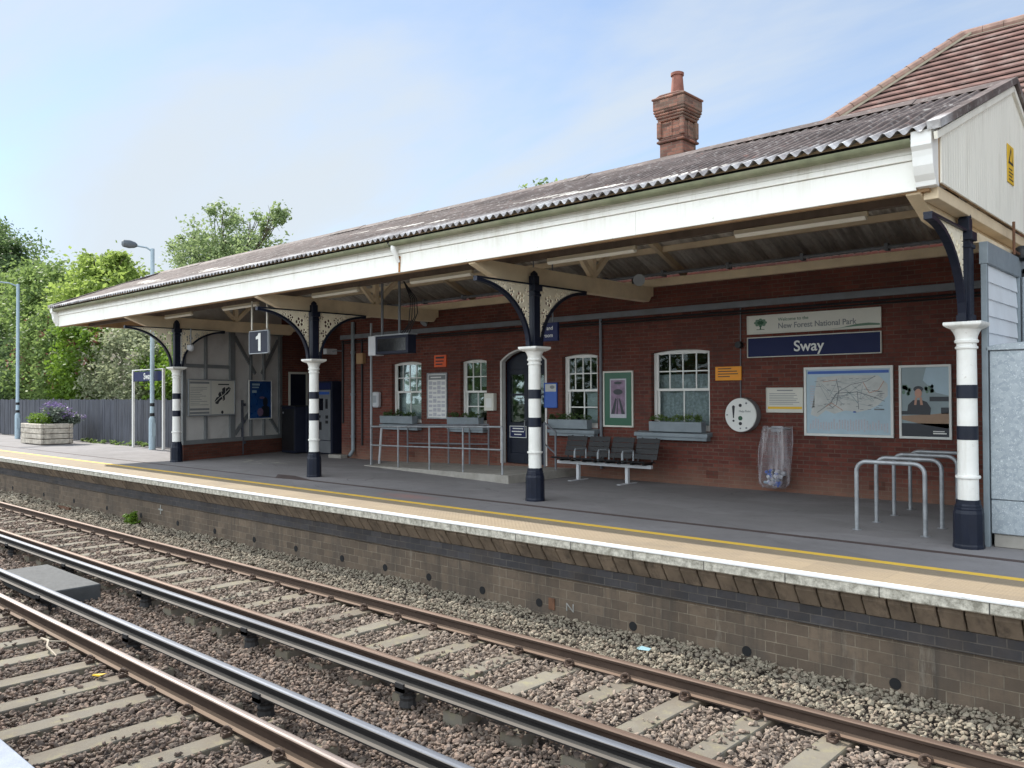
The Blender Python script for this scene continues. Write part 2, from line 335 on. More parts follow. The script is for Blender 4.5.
M['leaf_pink'] = leaf_mat('dusky_pink_leaf', (.2, .08, .06), (.34, .16, .12), .2)
M['leaf_lav'] = leaf_mat('lavender_leaf', (.1, .13, .1), (.22, .26, .2), .2)
M['flower_lav'] = leaf_mat('lavender_flower', (.2, .14, .32), (.36, .27, .48), .2)
M['leaf_fresh'] = leaf_mat('fresh_green_leaf', (.09, .16, .02), (.2, .32, .04), .4)

b = NB('window_glass')
fr = b.n('Fresnel', {'IOR': 1.5}).outputs[0]
fr = b.math('MULTIPLY_ADD', fr, .36, .0, clamp=True)
M['glass'] = b.done(b.n('MixShader', {0: fr, 1: b.n('BsdfTransparent', {'Color': (.75, .8, .8, 1)}).outputs[0], 2: b.n('BsdfGlossy', {'Color': (.9, .95, .95, 1), 'Roughness': .02}).outputs[0]}).outputs[0])
b = NB('clear_bag')
x, y, z = b.xyz()
fl = b.n('TexNoise', {'Vector': b.scaled(b.pos(), (14, 14, 1.2)), 'Scale': 1.0, 'Detail': 4.0}).outputs['Fac']
bs = b.bsdf((.62, .58, .6), .25, 0, None, .6)
M['bag'] = b.done(b.n('MixShader', {0: b.math('MULTIPLY_ADD', b.ramp(fl, .45, .68), .38, .1), 1: b.n('BsdfTransparent', {'Color': (.93, .93, .95, 1)}).outputs[0], 2: bs}).outputs[0])

# ------------------------------------------------------------------ object helpers
def tag(o, label=None, cat=None, group=None, kind=None):
    if label: o['label'] = label
    if cat: o['category'] = cat
    if group: o['group'] = group
    if kind: o['kind'] = kind
    return o
def thing(name, label, cat, loc=(0, 0, 0), group=None):
    o = bpy.data.objects.new(name, None); COL.objects.link(o)
    o.location = loc; o.empty_display_size = .2
    OFF[o.name] = Vector(loc)
    return tag(o, label, cat, group)
def link_mesh(name, me, mat, parent=None, loc=None):
    o = bpy.data.objects.new(name, me); COL.objects.link(o)
    if mat is not None: me.materials.append(mat)
    if parent is not None:
        o.parent = parent; OFF[o.name] = OFF[parent.name]
    else:
        o.location = loc or (0, 0, 0); OFF[o.name] = Vector(loc or (0, 0, 0))
    return o

class MB:
    def __init__(s, X=None): s.v = []; s.f = []; s.X = X
    def add(s, vs, fs):
        o = len(s.v); s.v += [tuple(p) for p in vs]; s.f += [tuple(i + o for i in f) for f in fs]; return s
    def box(s, x0, x1, y0, y1, z0, z1):
        if x0 > x1: x0, x1 = x1, x0
        if y0 > y1: y0, y1 = y1, y0
        if z0 > z1: z0, z1 = z1, z0
        vs = [(x, y, z) for z in (z0, z1) for y in (y0, y1) for x in (x0, x1)]
        return s.add(vs, [(0, 2, 3, 1), (4, 5, 7, 6), (0, 1, 5, 4), (2, 6, 7, 3), (0, 4, 6, 2), (1, 3, 7, 5)])
    def bar(s, p, q, w, h, up=(0, 0, 1)):
        p, q = Vector(p), Vector(q); d = (q - p).normalized(); up = Vector(up)
        a = d.cross(up)
        if a.length < 1e-4: a = d.cross(Vector((1, 0, 0)))
        a.normalize(); c = a.cross(d).normalized()
        vs = [e + a * (sx * w / 2) + c * (sz * h / 2) for e in (p, q) for sx, sz in ((-1, -1), (1, -1), (1, 1), (-1, 1))]
        return s.add(vs, [(0, 1, 2, 3), (7, 6, 5, 4), (0, 4, 5, 1), (1, 5, 6, 2), (2, 6, 7, 3), (3, 7, 4, 0)])
    def tube(s, pts, r, n=8, cap=True, closed=False):
        pts = [Vector(p) for p in pts]; N = len(pts)
        rs = r if isinstance(r, (list, tuple)) else [r] * N
        vs = []; pa = None
        for i, p in enumerate(pts):
            if closed: d = pts[(i + 1) % N] - pts[i - 1]
            else: d = pts[min(i + 1, N - 1)] - pts[max(i - 1, 0)]
            d.normalize()
            if pa is None:
                a = d.cross(Vector((0, 0, 1)))
                if a.length < .05: a = d.cross(Vector((1, 0, 0)))
            else: a = pa - d * pa.dot(d)
            a.normalize(); pa = a; c = d.cross(a)
            vs += [p + (a * math.cos(2 * PI * k / n) + c * math.sin(2 * PI * k / n)) * rs[i] for k in range(n)]
        fs = []
        for i in range(N if closed else N - 1):
            j = (i + 1) % N
            for k in range(n):
                l = (k + 1) % n
                fs.append((i * n + k, i * n + l, j * n + l, j * n + k))
        if cap and not closed:
            fs.append(tuple(range(n - 1, -1, -1))); fs.append(tuple((N - 1) * n + k for k in range(n)))
        return s.add(vs, fs)
    def cyl(s, p, q, r0, r1=None, n=16): return s.tube([p, q], [r0, r0 if r1 is None else r1], n)
    def lathe(s, prof, cx, cy, n=20, z0=0, rot=0):
        vs = [(cx + r * math.cos(2 * PI * k / n + rot), cy + r * math.sin(2 * PI * k / n + rot), z0 + z) for r, z in prof for k in range(n)]
        fs = [(i * n + k, i * n + (k + 1) % n, (i + 1) * n + (k + 1) % n, (i + 1) * n + k) for i in range(len(prof) - 1) for k in range(n)]
        fs.append(tuple(range(n - 1, -1, -1))); fs.append(tuple((len(prof) - 1) * n + k for k in range(n)))
        return s.add(vs, fs)
    def prism(s, poly, axis, a, b):
        """poly 2-D; axis 'y' -> (x,z) extruded a..b along y; 'x' -> (y,z); 'z' -> (x,y)."""
        def P(u, v, t): return {'y': (u, t, v), 'x': (t, u, v), 'z': (u, v, t)}[axis]
        n = len(poly)
        vs = [P(u, v, a) for u, v in poly] + [P(u, v, b) for u, v in poly]
        fs = [tuple(range(n)), tuple(range(2 * n - 1, n - 1, -1))] + [(i, i + n, (i + 1) % n + n, (i + 1) % n) for i in range(n)]
        return s.add(vs, fs)
    def build(s, name, mat, parent=None, bevel=0, smooth=False, loc=None, label=None):
        if s.X is not None: vs = [s.X @ Vector(v) for v in s.v]
        else: vs = [Vector(v) for v in s.v]
        off = OFF[parent.name] if parent is not None else Vector(loc or (0, 0, 0))
        me = bpy.data.meshes.new(name)
        me.from_pydata([tuple(v - off) for v in vs], [], s.f)
        bm = bmesh.new(); bm.from_mesh(me); bmesh.ops.recalc_face_normals(bm, faces=bm.faces); bm.to_mesh(me); bm.free()
        if smooth:
            me.polygons.foreach_set('use_smooth', [True] * len(me.polygons))
        o = link_mesh(name, me, mat, parent, loc)
        if smooth and hasattr(me, 'set_sharp_from_angle'): me.set_sharp_from_angle(angle=math.radians(40))
        if bevel:
            m = o.modifiers.new('Bevel', 'BEVEL'); m.width = bevel; m.segments = 1; m.limit_method = 'ANGLE'; m.angle_limit = math.radians(50)
        if label: o['label'] = label
        return o
    def solo(s, name, mat, label, cat, group=None, kind=None, **k):
        vs = [s.X @ Vector(v) for v in s.v] if s.X is not None else [Vector(v) for v in s.v]
        lo = [min(v[i] for v in vs) for i in range(3)]; hi = [max(v[i] for v in vs) for i in range(3)]
        loc = ((lo[0] + hi[0]) / 2, (lo[1] + hi[1]) / 2, lo[2])
        return tag(s.build(name, mat, None, loc=loc, **k), label, cat, group, kind)

def np_mesh(name, V, F, mat, parent=None, smooth=False):
    me = bpy.data.meshes.new(name)
    off = OFF[parent.name] if parent is not None else Vector((0, 0, 0))
    V = np.asarray(V, dtype=np.float32) - np.array(off, dtype=np.float32)
    F = np.asarray(F, dtype=np.int32); k = F.shape[1]
    me.vertices.add(len(V)); me.vertices.foreach_set('co', V.ravel())
    me.loops.add(F.size); me.loops.foreach_set('vertex_index', F.ravel())
    me.polygons.add(len(F)); me.polygons.foreach_set('loop_start', np.arange(0, F.size, k, dtype=np.int32))
    me.polygons.foreach_set('use_smooth', np.full(len(F), smooth))
    me.update(calc_edges=True); me.validate()
    return link_mesh(name, me, mat, parent)

def text(name, s_, x, y, z, size, mat, parent, X=None, align='CENTER', bold=0.0, depth=.0015, sx=1.0):
    cu = bpy.data.curves.new('lettering', 'FONT'); cu.body = s_; cu.size = size; cu.align_x = align; cu.align_y = 'CENTER'
    cu.offset = bold; cu.extrude = depth; cu.space_line = .9
    o = bpy.data.objects.new('lettering_source', cu); COL.objects.link(o)
    dg = bpy.context.evaluated_depsgraph_get()
    me0 = bpy.data.meshes.new_from_object(o.evaluated_get(dg))
    bpy.data.objects.remove(o); bpy.data.curves.remove(cu)
    mb = MB(X)
    mb.add([(x + v.co.x * sx, y - v.co.z, z + v.co.y) for v in me0.vertices], [tuple(p.vertices) for p in me0.polygons])
    bpy.data.meshes.remove(me0)
    return mb.build(name, mat, parent)

def copy_tree(src, loc, label=None, parent=None):
    c = src.copy(); COL.objects.link(c)
    OFF[c.name] = Vector(loc) if parent is None else OFF[parent.name]
    if parent is None: c.location = loc
    else: c.parent = parent
    if label: c['label'] = label
    for ch in list(src.children): copy_tree(ch, None, None, c)
    return c

# ------------------------------------------------------------------ camera
CAMH = 1.7893
CR = np.array([[0.737602312, 0.012520116, 0.675119305], [0.675219611, -0.006841457, -0.737585027], [-0.00461585, 0.999898215, -0.013500102]])
FPX = 834.647
cam = bpy.data.objects.new('camera', bpy.data.cameras.new('camera')); COL.objects.link(cam)
cam.matrix_world = Matrix([[*CR[0], 0], [*CR[1], 0], [*CR[2], CAMH], [0, 0, 0, 1]])
cam.data.sensor_width = 36; cam.data.lens = FPX / 1024 * 36; cam.data.clip_end = 3000; cam.data.clip_start = .05
S.camera = cam
def in_view(Pn, margin=420):
    d = Pn - np.array([0, 0, CAMH]); c = d @ CR
    z = -c[:, 2]; ok = z > .3; z = np.maximum(z, .3)
    px = 512 + FPX * c[:, 0] / z; py = 384 - FPX * c[:, 1] / z
    return ok & (px > -margin) & (px < 1024 + margin) & (py > -margin) & (py < 768 + margin), z

# ------------------------------------------------------------------ light and sky
SUN_EL = 42.0
sd = Vector((-math.cos(math.radians(SUN_EL)), .045, math.sin(math.radians(SUN_EL)))).normalized()   # towards the sun
sun = bpy.data.objects.new('sun', bpy.data.lights.new('sun', 'SUN')); COL.objects.link(sun)
sun.data.energy = 4.0; sun.data.angle = math.radians(.6); sun.data.color = (1, .95, .87)
sun.rotation_euler = sd.to_track_quat('Z', 'Y').to_euler()
w = bpy.data.worlds.new('World'); S.world = w; w.use_nodes = True
nt = w.node_tree; nt.nodes.clear()
out = nt.nodes.new('ShaderNodeOutputWorld'); bg = nt.nodes.new('ShaderNodeBackground'); sky = nt.nodes.new('ShaderNodeTexSky')
sky.sky_type = 'NISHITA'; sky.sun_disc = False; sky.sun_elevation = math.radians(SUN_EL); sky.sun_rotation = math.radians(-90)
sky.air_density = 1.0; sky.dust_density = .15; sky.ozone_density = 1.3; sky.altitude = 50
def wn(typ, ins=None, **kw):
    nd = nt.nodes.new('ShaderNode' + typ)
    for k, v in kw.items(): setattr(nd, k, v)
    for k, v in (ins or {}).items():
        if isinstance(v, bpy.types.NodeSocket): nt.links.new(v, nd.inputs[k])
        else: nd.inputs[k].default_value = v
    return nd
gen = wn('TexCoord').outputs['Generated']
sp_ = wn('SeparateXYZ', {0: gen}).outputs
# thin cloud seen as a flat layer overhead: direction divided by its height
h_ = wn('Math', {0: wn('Math', {0: sp_[2], 1: .0}, operation='MAXIMUM').outputs[0], 1: .22}, operation='ADD').outputs[0]
lay = wn('CombineXYZ', {0: wn('Math', {0: sp_[0], 1: h_}, operation='DIVIDE').outputs[0], 1: wn('Math', {0: sp_[1], 1: h_}, operation='DIVIDE').outputs[0], 2: .37}).outputs[0]
mp = wn('Mapping', {0: lay, 'Rotation': (0, 0, .55), 'Scale': (.5, 1.7, 1)}).outputs[0]
n1 = wn('TexNoise', {'Vector': mp, 'Scale': .85, 'Detail': 9.0, 'Roughness': .56, 'Distortion': .55}).outputs['Fac']
n2 = wn('TexNoise', {'Vector': mp, 'Scale': .34, 'Detail': 3.0, 'Roughness': .5}).outputs['Fac']
cl_ = wn('Math', {0: n1, 1: wn('Math', {0: n2, 1: .9}, operation='MULTIPLY').outputs[0]}, operation='ADD').outputs[0]
cm = wn('MapRange', {0: cl_, 1: .78, 2: 1.12, 3: .2, 4: .95}, interpolation_type='SMOOTHSTEP').outputs[0]
# unseen cloud behind the camera made thicker and brighter, added fill for canopy and walls
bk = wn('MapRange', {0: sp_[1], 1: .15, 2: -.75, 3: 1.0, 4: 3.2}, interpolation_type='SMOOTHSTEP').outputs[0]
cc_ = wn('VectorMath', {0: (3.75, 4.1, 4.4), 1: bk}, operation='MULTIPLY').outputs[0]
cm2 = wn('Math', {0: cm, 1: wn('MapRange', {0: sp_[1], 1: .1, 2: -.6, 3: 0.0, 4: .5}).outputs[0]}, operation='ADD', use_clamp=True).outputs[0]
mx = wn('Mix', None, data_type='RGBA')
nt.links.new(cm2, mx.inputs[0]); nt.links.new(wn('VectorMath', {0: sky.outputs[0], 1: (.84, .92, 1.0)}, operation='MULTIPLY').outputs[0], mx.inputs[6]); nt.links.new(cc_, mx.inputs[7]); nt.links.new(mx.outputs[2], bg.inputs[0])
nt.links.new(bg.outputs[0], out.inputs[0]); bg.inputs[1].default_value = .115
S.view_settings.view_transform = 'Standard'; S.view_settings.look = 'None'; S.view_settings.gamma = 1; S.view_settings.exposure = .8
S.render.engine = 'CYCLES'
S.cycles.max_bounces = 8; S.cycles.diffuse_bounces = 5; S.cycles.transparent_max_bounces = 12

# ------------------------------------------------------------------ ground, ballast bed, platforms
tag(MB().box(-400, 400, -200, 400, -1.6, -1.42).build('ground', M['ground']), kind='structure')
tag(MB().box(-140, 60, 8.62, 120, -1.415, -.02).build('station_yard', M['ground']), kind='structure')
def bed_h(x, y):
    h = np.full_like(y, -1.2)
    h = np.where((y > 4.0) & (y < 5.55), -1.265, h)
    t = np.clip((y - 7.35) / 1.0, 0, 1)
    return np.where(y > 7.35, -1.2 + .085 * t, h)
ys = np.concatenate([np.arange(1.5, 8.40, .15), [8.42]]); xs = np.arange(-110, 16, 1.5)
gx, gy = np.meshgrid(xs, ys); V = np.stack([gx.ravel(), gy.ravel(), bed_h(gx, gy).ravel() - .03], 1)
nx = len(xs); F = [(j * nx + i, j * nx + i + 1, (j + 1) * nx + i + 1, (j + 1) * nx + i) for j in range(len(ys) - 1) for i in range(nx - 1)]
tag(np_mesh('track_bed', V, F, M['bed'], smooth=True), kind='structure')

XL, XR = -95, 14
tag(MB().box(XL, XR, 8.32, 17.5, -.1, 0).build('platform', M['asphalt']), kind='structure')
tag(MB().box(XL, XR, 8.2, 9.12, .001, .006).build('tactile_strip', M['tactile']), kind='structure')
tag(MB().box(XL, XR, 9.11, 9.24, .001, .007).build('yellow_line', M['yellow_line']), kind='structure')
mb = MB(); mb.box(-16.2, XR, 10.13, 10.24, .001, .005)
mb.prism([(-16.2, 10.0), (-15.2, 10.13), (-15.2, 10.24), (-16.3, 10.55), (-16.9, 10.5)], 'z', .001, .006)
mb.box(-60, -16.2, 10.02, 10.075, .001, .005)
tag(mb.build('drain_strip', surf('dark_drain_channel', (.065, .045, .042), .8, .3, 6)), kind='structure')

pw = thing('platform_wall', 'brown brick wall of the far platform with corbels and a white coping', 'wall', (-20, 8.3, -1.3))
MB().box(XL, XR, 8.38, 8.62, -1.41, -.56).build('brickwork', M['brick_platform'], pw)
MB().box(XL, XR, 8.345, 8.62, -.555, -.365).build('engineering_brick_course', M['brick_engineer'], pw)
mb = MB(); x = XR
while x > -60:
    wd = .225 + random.uniform(-.012, .012)
    a = random.uniform(-.008, .008)
    mb.prism([(8.33 + a, -.36), (8.6, -.36), (8.6, -.128), (8.21 + a, -.128), (8.215 + a, -.19)], 'x', x - wd + .01, x - .006)
    x -= wd
mb.box(XL, XR, 8.36, 8.6, -.362, -.13)
mb.build('corbel_course', M['corbel'], pw, bevel=.008)
cp = MB().box(XL, XR, 8.1, 8.33, -.125, .003).build('coping', M['coping_face'], pw, bevel=.012)
MB().box(XL, XR, 8.085, 8.195, -.02, .0085).build('white_edge', M['coping_white'], cp, bevel=.006)
mb = MB()
for hx in (-1.2, -2.72, -4.25, -5.72, -7.2, -8.25, -9.37, -10.4, -11.53, -12.9, -14.3, -15.8, -17.4, -19.2, -21.1, -23.2, -25.4, -28):
    hz = -.985 if hx > -6 else (-.945 if hx > -8.5 else -.92)
    c = MB(); n = 14
    ring = [(hx + .055 * math.cos(2 * PI * k / n), hz + .055 * math.sin(2 * PI * k / n)) for k in range(n)]
    c.prism(ring, 'y', 8.374, 8.40)
    c.build('weep_hole', M['dark_void'], pw)
MB().box(-7.03, -6.93, 8.366, 8.376, -1.0, -.85).build('wall_plate', M['rust'], pw)
text('wall_mark', 'N', -6.68, 8.374, -.93, .15, surf('white_chalk', (.25, .24, .22), .9, .3, 20), pw, depth=.002, sx=1.3)
text('wall_mark', '+', -18.2, 8.372, -.72, .42, surf('pale_chalk', (.3, .3, .28), .9, .3, 20), pw, depth=.002)

# near platform under the photographer
tag(MB().box(-60, 14, -8, 1.18, -.12, -.004).build('near_platform', M['near_paving']), kind='structure')
npw = thing('near_platform_wall', 'near platform edge with blue-white coping at the bottom left corner', 'wall', (-5, 1.4, -1.3))
MB().box(-60, 14, 1.1, 1.3, -1.4, -.125).build('brickwork', M['brick_platform'], npw)
MB().box(-60, 14, 1.18, 1.44, -.122, 0).build('coping', surf('near_coping_paint', (.2, .235, .3), .6, .15, 6, dirt=(.13, .14, .16)), npw, bevel=.012)

# ------------------------------------------------------------------ rails and sleepers
YA, YB, YC, YD, YE = 7.236, 5.726, 5.352, 4.281, 3.844
YF = YE - 1.66
def rail_prof(zt, hw, fw, h, web):
    z = [zt - .012, zt - .001, zt, zt - .001, zt - .012, zt - .036, zt - .05, zt - h + .03, zt - h + .012, zt - h]
    left = [(-hw, z[0]), (-hw * .8, zt - .003), (-hw * .35, zt)]
    right = [(hw * .35, zt), (hw * .8, zt - .003), (hw, z[0]), (hw * .96, zt - .036), (web, zt - .052), (web, zt - h + .032), (fw, zt - h + .014), (fw, zt - h)]
    l2 = [(-u, v) for u, v in right[3:]][::-1]
    return left + right + l2
def rail(y, zt, hw, fw, h, web, mat, name, label, cat):
    mb = MB()
    prof = [(y + u, v) for u, v in rail_prof(zt, hw, fw, h, web)]
    n = len(prof); xs = [XL, -60, -40, -25, -15, -8, -3, 10]
    vs = [(x, u, v) for x in xs for u, v in prof]
    fs = [(i * n + k, i * n + (k + 1) % n, (i + 1) * n + (k + 1) % n, (i + 1) * n + k) for i in range(len(xs) - 1) for k in range(n)]
    fs += [tuple(range(n)), tuple((len(xs) - 1) * n + k for k in range(n - 1, -1, -1))]
    mb.add(vs, fs)
    return mb, mat, name, label, cat
for y, m, lb in ((YA, 'rail_dull', 'rusty running rail nearest the far platform wall'), (YB, 'rail_dull', 'dull running rail close behind the upper conductor rail'),
                 (YE, 'rail_bright', 'bright topped running rail lowest in the photo beside the near sleepers'), (YF, 'rail_bright', 'running rail hidden under the near platform edge')):
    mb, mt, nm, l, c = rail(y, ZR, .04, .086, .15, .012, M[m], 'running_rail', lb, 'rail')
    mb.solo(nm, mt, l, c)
for y, lb, bx in ((YC, 'conductor rail beside the dull running rail of the far track', -3.2), (YD, 'conductor rail next to the bright running rail of the near track', -4.0)):
    t = thing('conductor_rail', lb, 'conductor rail', (-10, y, ZR - .1))
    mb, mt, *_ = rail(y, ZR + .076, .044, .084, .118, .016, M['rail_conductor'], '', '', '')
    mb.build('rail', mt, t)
    x = bx + 5.6
    while x > -48:
        c = MB(); c.lathe([(.09, -.06), (.075, 0), (.085, .03), (.06, .05), (.075, .075), (.05, .1), (.05, .135)], x, y, 10, ZR - .042 - .135 - .005)
        c.box(x - .06, x + .06, y - .112, y - .088, ZR - .1, ZR + .0); c.box(x - .06, x + .06, y + .088, y + .112, ZR - .1, ZR + .0)
        c.box(x - .06, x + .06, y - .112, y + .112, ZR - .085, ZR - .046)
        c.build('insulator', M['insulator'], t)
        x -= 2.9
SLA = [-3.525 - .722 * k for k in range(-4, 54)]
SLE = [-6.01 - .748 * k for k in range(-5, 24)]
def make_sleeper(x, ya, yb, label, group):
    t = thing('sleeper', label, 'sleeper', (x, (ya + yb) / 2, -1.36), group)
    mb = MB()
    y0, y1 = min(ya, yb) - .36, max(ya, yb) + .36
    prof = [(-.14, -1.36), (.14, -1.36), (.125, -1.172), (.115, -1.163), (-.115, -1.163), (-.125, -1.172)]
    mb.prism([(x + u, z) for u, z in prof], 'y', y0, y1)
    mb.build('beam', M['sleeper'], t)
    for yr in (ya, yb):
        for sg in (-1, 1):
            c = MB(); pts = []
            for k in range(13):
                a = -.6 + k / 12 * 2 * PI * .95
                pts.append((x + .042 * math.cos(a), yr + sg * (.1 + .075 * k / 12), -1.112 + .036 * math.sin(a)))
            c.tube(pts, .012, 6); c.box(x - .05, x + .03, yr + sg * .09, yr + sg * .165, -1.164, -1.125)
            c.tube([(x - .02, yr + sg * .07, -1.122), (x - .03, yr + sg * .15, -1.1)], .012, 6)
            c.build('rail_clip', M['clip'], t)
    return t
p1 = make_sleeper(SLA[0], YA, YB, 'pale concrete sleeper under the two rusty rails of the far track', 'concrete sleepers of the far track')
p2 = make_sleeper(SLE[0], YE, YF, 'pale concrete sleeper of the near track at the bright lower rail', 'concrete sleepers of the near track')
for x in SLA[1:]: copy_tree(p1, (x, p1.location.y + random.uniform(-.03, .03), -1.36))
for x in SLE[1:]: copy_tree(p2, (x, p2.location.y + random.uniform(-.03, .03), -1.36))

# ballast stones (nobody could count them)
ph = (1 + 5 ** .5) / 2
ICO = np.array([(-1, ph, 0), (1, ph, 0), (-1, -ph, 0), (1, -ph, 0), (0, -1, ph), (0, 1, ph), (0, -1, -ph), (0, 1, -ph), (ph, 0, -1), (ph, 0, 1), (-ph, 0, -1), (-ph, 0, 1)]) / 1.902
ICF = np.array([(0, 11, 5), (0, 5, 1), (0, 1, 7), (0, 7, 10), (0, 10, 11), (1, 5, 9), (5, 11, 4), (11, 10, 2), (10, 7, 6), (7, 1, 8), (3, 9, 4), (3, 4, 2), (3, 2, 6), (3, 6, 8), (3, 8, 9), (4, 9, 5), (2, 4, 11), (6, 2, 10), (8, 6, 7), (9, 8, 1)])
def stones(name, P, r, mat):
    n = len(P)
    q = RNG.normal(size=(n, 4)); q /= np.linalg.norm(q, axis=1, keepdims=True)
    a, b_, c_, d_ = q.T
    R = np.stack([np.stack([1 - 2 * (c_ * c_ + d_ * d_), 2 * (b_ * c_ - a * d_), 2 * (b_ * d_ + a * c_)], 1),
                  np.stack([2 * (b_ * c_ + a * d_), 1 - 2 * (b_ * b_ + d_ * d_), 2 * (c_ * d_ - a * b_)], 1),
                  np.stack([2 * (b_ * d_ - a * c_), 2 * (c_ * d_ + a * b_), 1 - 2 * (b_ * b_ + c_ * c_)], 1)], 1)
    base = ICO[None] * (1 + RNG.uniform(-.28, .22, (n, 12, 1)))
    base = base * (np.array([1.15, .85, .62]) * RNG.uniform(.75, 1.25, (n, 3)))[:, None, :]
    V = np.einsum('nij,nkj->nki', R, base) * r[:, None, None]
    V[:, :, 2] *= .8
    V += P[:, None, :]
    Fc = (ICF[None] + 12 * np.arange(n)[:, None, None]).reshape(-1, 3)
    o = np_mesh(name, V.reshape(-1, 3), Fc, mat)
    o.location = (0, 0, 0)
    return o
def scatter(x0, x1, y0, y1, dens):
    n = int((x1 - x0) * (y1 - y0) * dens)
    return np.stack([RNG.uniform(x0, x1, n), RNG.uniform(y0, y1, n)], 1)
parts = []
for x0, x1, dn, rr in ((-8.5, 4, 860, .0225), (-15, -8.5, 680, .0245), (-25, -15, 400, .03), (-46, -25, 130, .05)):
    p = scatter(x0, x1, 2.3, 8.39, dn)
    parts.append(np.concatenate([p, np.full((len(p), 1), rr)], 1))
p = np.concatenate(parts)
x, y, rr = p.T
def on_sleeper(xs, ya, yb):
    xs = np.array(xs); d = np.min(np.abs(x[:, None] - xs[None]), axis=1)
    return (d < .135) & (y > min(ya, yb) - .38) & (y < max(ya, yb) + .38)
ons = on_sleeper(SLA, YA, YB) | on_sleeper(SLE, YE, YF)
inner = ((y > YB) & (y < YA)) | ((y > YF) & (y < YE))
cover = np.where(y > YA + .06, .9, np.where((y > YB) & (y < YB + .7), .34, .08))
cover = np.where((y < YE) & (y > YF), .03, cover)
cover = np.where(((y < YB) & (y > YD)) | ((y > YE) & (y < YD + .2)), .85, cover)
lowfoot = np.zeros_like(y, dtype=bool)
for yr in (YA, YB, YE, YF): lowfoot |= np.abs(y - yr) < .1
drift = np.sin(3.1 * x + 1.7 * y) + np.sin(2.3 * y - 4.7 * x + 1) + np.sin(7 * x + 5 * y) + np.sin(11.3 * x - 3.1 * y)
cover = np.where(cover < .5, np.where(drift > 1.1, np.minimum(.75, cover * 3.2), cover * .16), cover)
keep = ~(ons & (RNG.uniform(size=len(x)) > cover)) & ~lowfoot
z = bed_h(x, y) + RNG.uniform(-.005, .042, len(x))
z = np.where(y > YA + .1, z + .03, z)
z = np.where(ons, np.maximum(z, -1.158 + rr * .4), z)
wob = .012 * np.sin(x * 2.3) + .012 * np.sin(x * 1.1 + y * 3)
z = np.where(~ons, z + wob, z)
P3 = np.stack([x, y, z], 1)
vis, dep = in_view(P3)
keep &= vis
r = rr * np.clip(np.exp(RNG.normal(-.04, .32, len(x))), .45, 1.75)
pale = (y > YA + .05)
pink = (y > YB) & ~pale & (x > -16)
for nm, msk, mt in (('pale_ballast', pale, 'stones_pale'), ('crib_ballast', pink, 'stones_pink'), ('ballast', ~pale & ~pink, 'stones')):
    k = keep & msk
    o = stones(nm, P3[k], r[k], M[mt])
    tag(o, {'pale_ballast': 'pale grey green ballast heaped along the platform wall', 'crib_ballast': 'pinkish ballast stones between the sleepers of the far track', 'ballast': 'brown grey ballast stones under the conductor rails and near track'}[nm], 'ballast', kind='stuff')

# bits lying on the track
MB().prism([(-15.2, 4.40), (-13.0, 4.40), (-13.0, 5.08), (-15.2, 5.08)], 'z', -1.24, -1.0).solo('cable_cover', M['dark_slab'], 'dark grey flat cover slab lying between the two conductor rails', 'cover slab', bevel=.015)
mb = MB(); mb.add([(-9.2, 3.5, -1.13), (-9.08, 3.53, -1.12), (-9.06, 3.6, -1.1), (-9.18, 3.58, -1.125), (-9.19, 3.51, -1.115), (-9.07, 3.54, -1.105)], [(0, 1, 2, 3), (4, 5, 2, 3), (0, 1, 5, 4), (0, 4, 3), (1, 2, 5)])
mb.solo('litter', M['litter_yellow'], 'crumpled yellow wrapper lying by a near sleeper', 'litter')
mb = MB(); mb.add([(-5.34, 7.9, -1.075), (-5.2, 7.92, -1.07), (-5.21, 7.99, -1.06), (-5.33, 7.97, -1.05)], [(0, 1, 2, 3)]); mb.add([(-5.34, 7.9, -1.07), (-5.33, 7.97, -1.05), (-5.38, 7.95, -1.08)], [(0, 1, 2)])
mb.solo('litter', M['litter_blue'], 'scrap of pale blue litter on the pale ballast', 'litter')
mb = MB(); mb.tube([(-11.05, 3.62, -1.12), (-10.75, 3.6, -1.09), (-10.55, 3.52, -1.10), (-10.2, 3.5, -1.13)], [.012, .016, .014, .008], 6); mb.tube([(-10.72, 3.6, -1.09), (-10.6, 3.75, -1.1)], [.012, .006], 6)
mb.solo('stick', M['stick'], 'bleached forked stick lying across near sleepers', 'stick')
mb = MB(); mb.bar((-23.6, 8.15, -1.08), (-22.7, 8.1, -1.06), .06, .07)
mb.solo('timber_offcut', M['rust'], 'small brown timber offcut against the platform wall far left', 'timber')

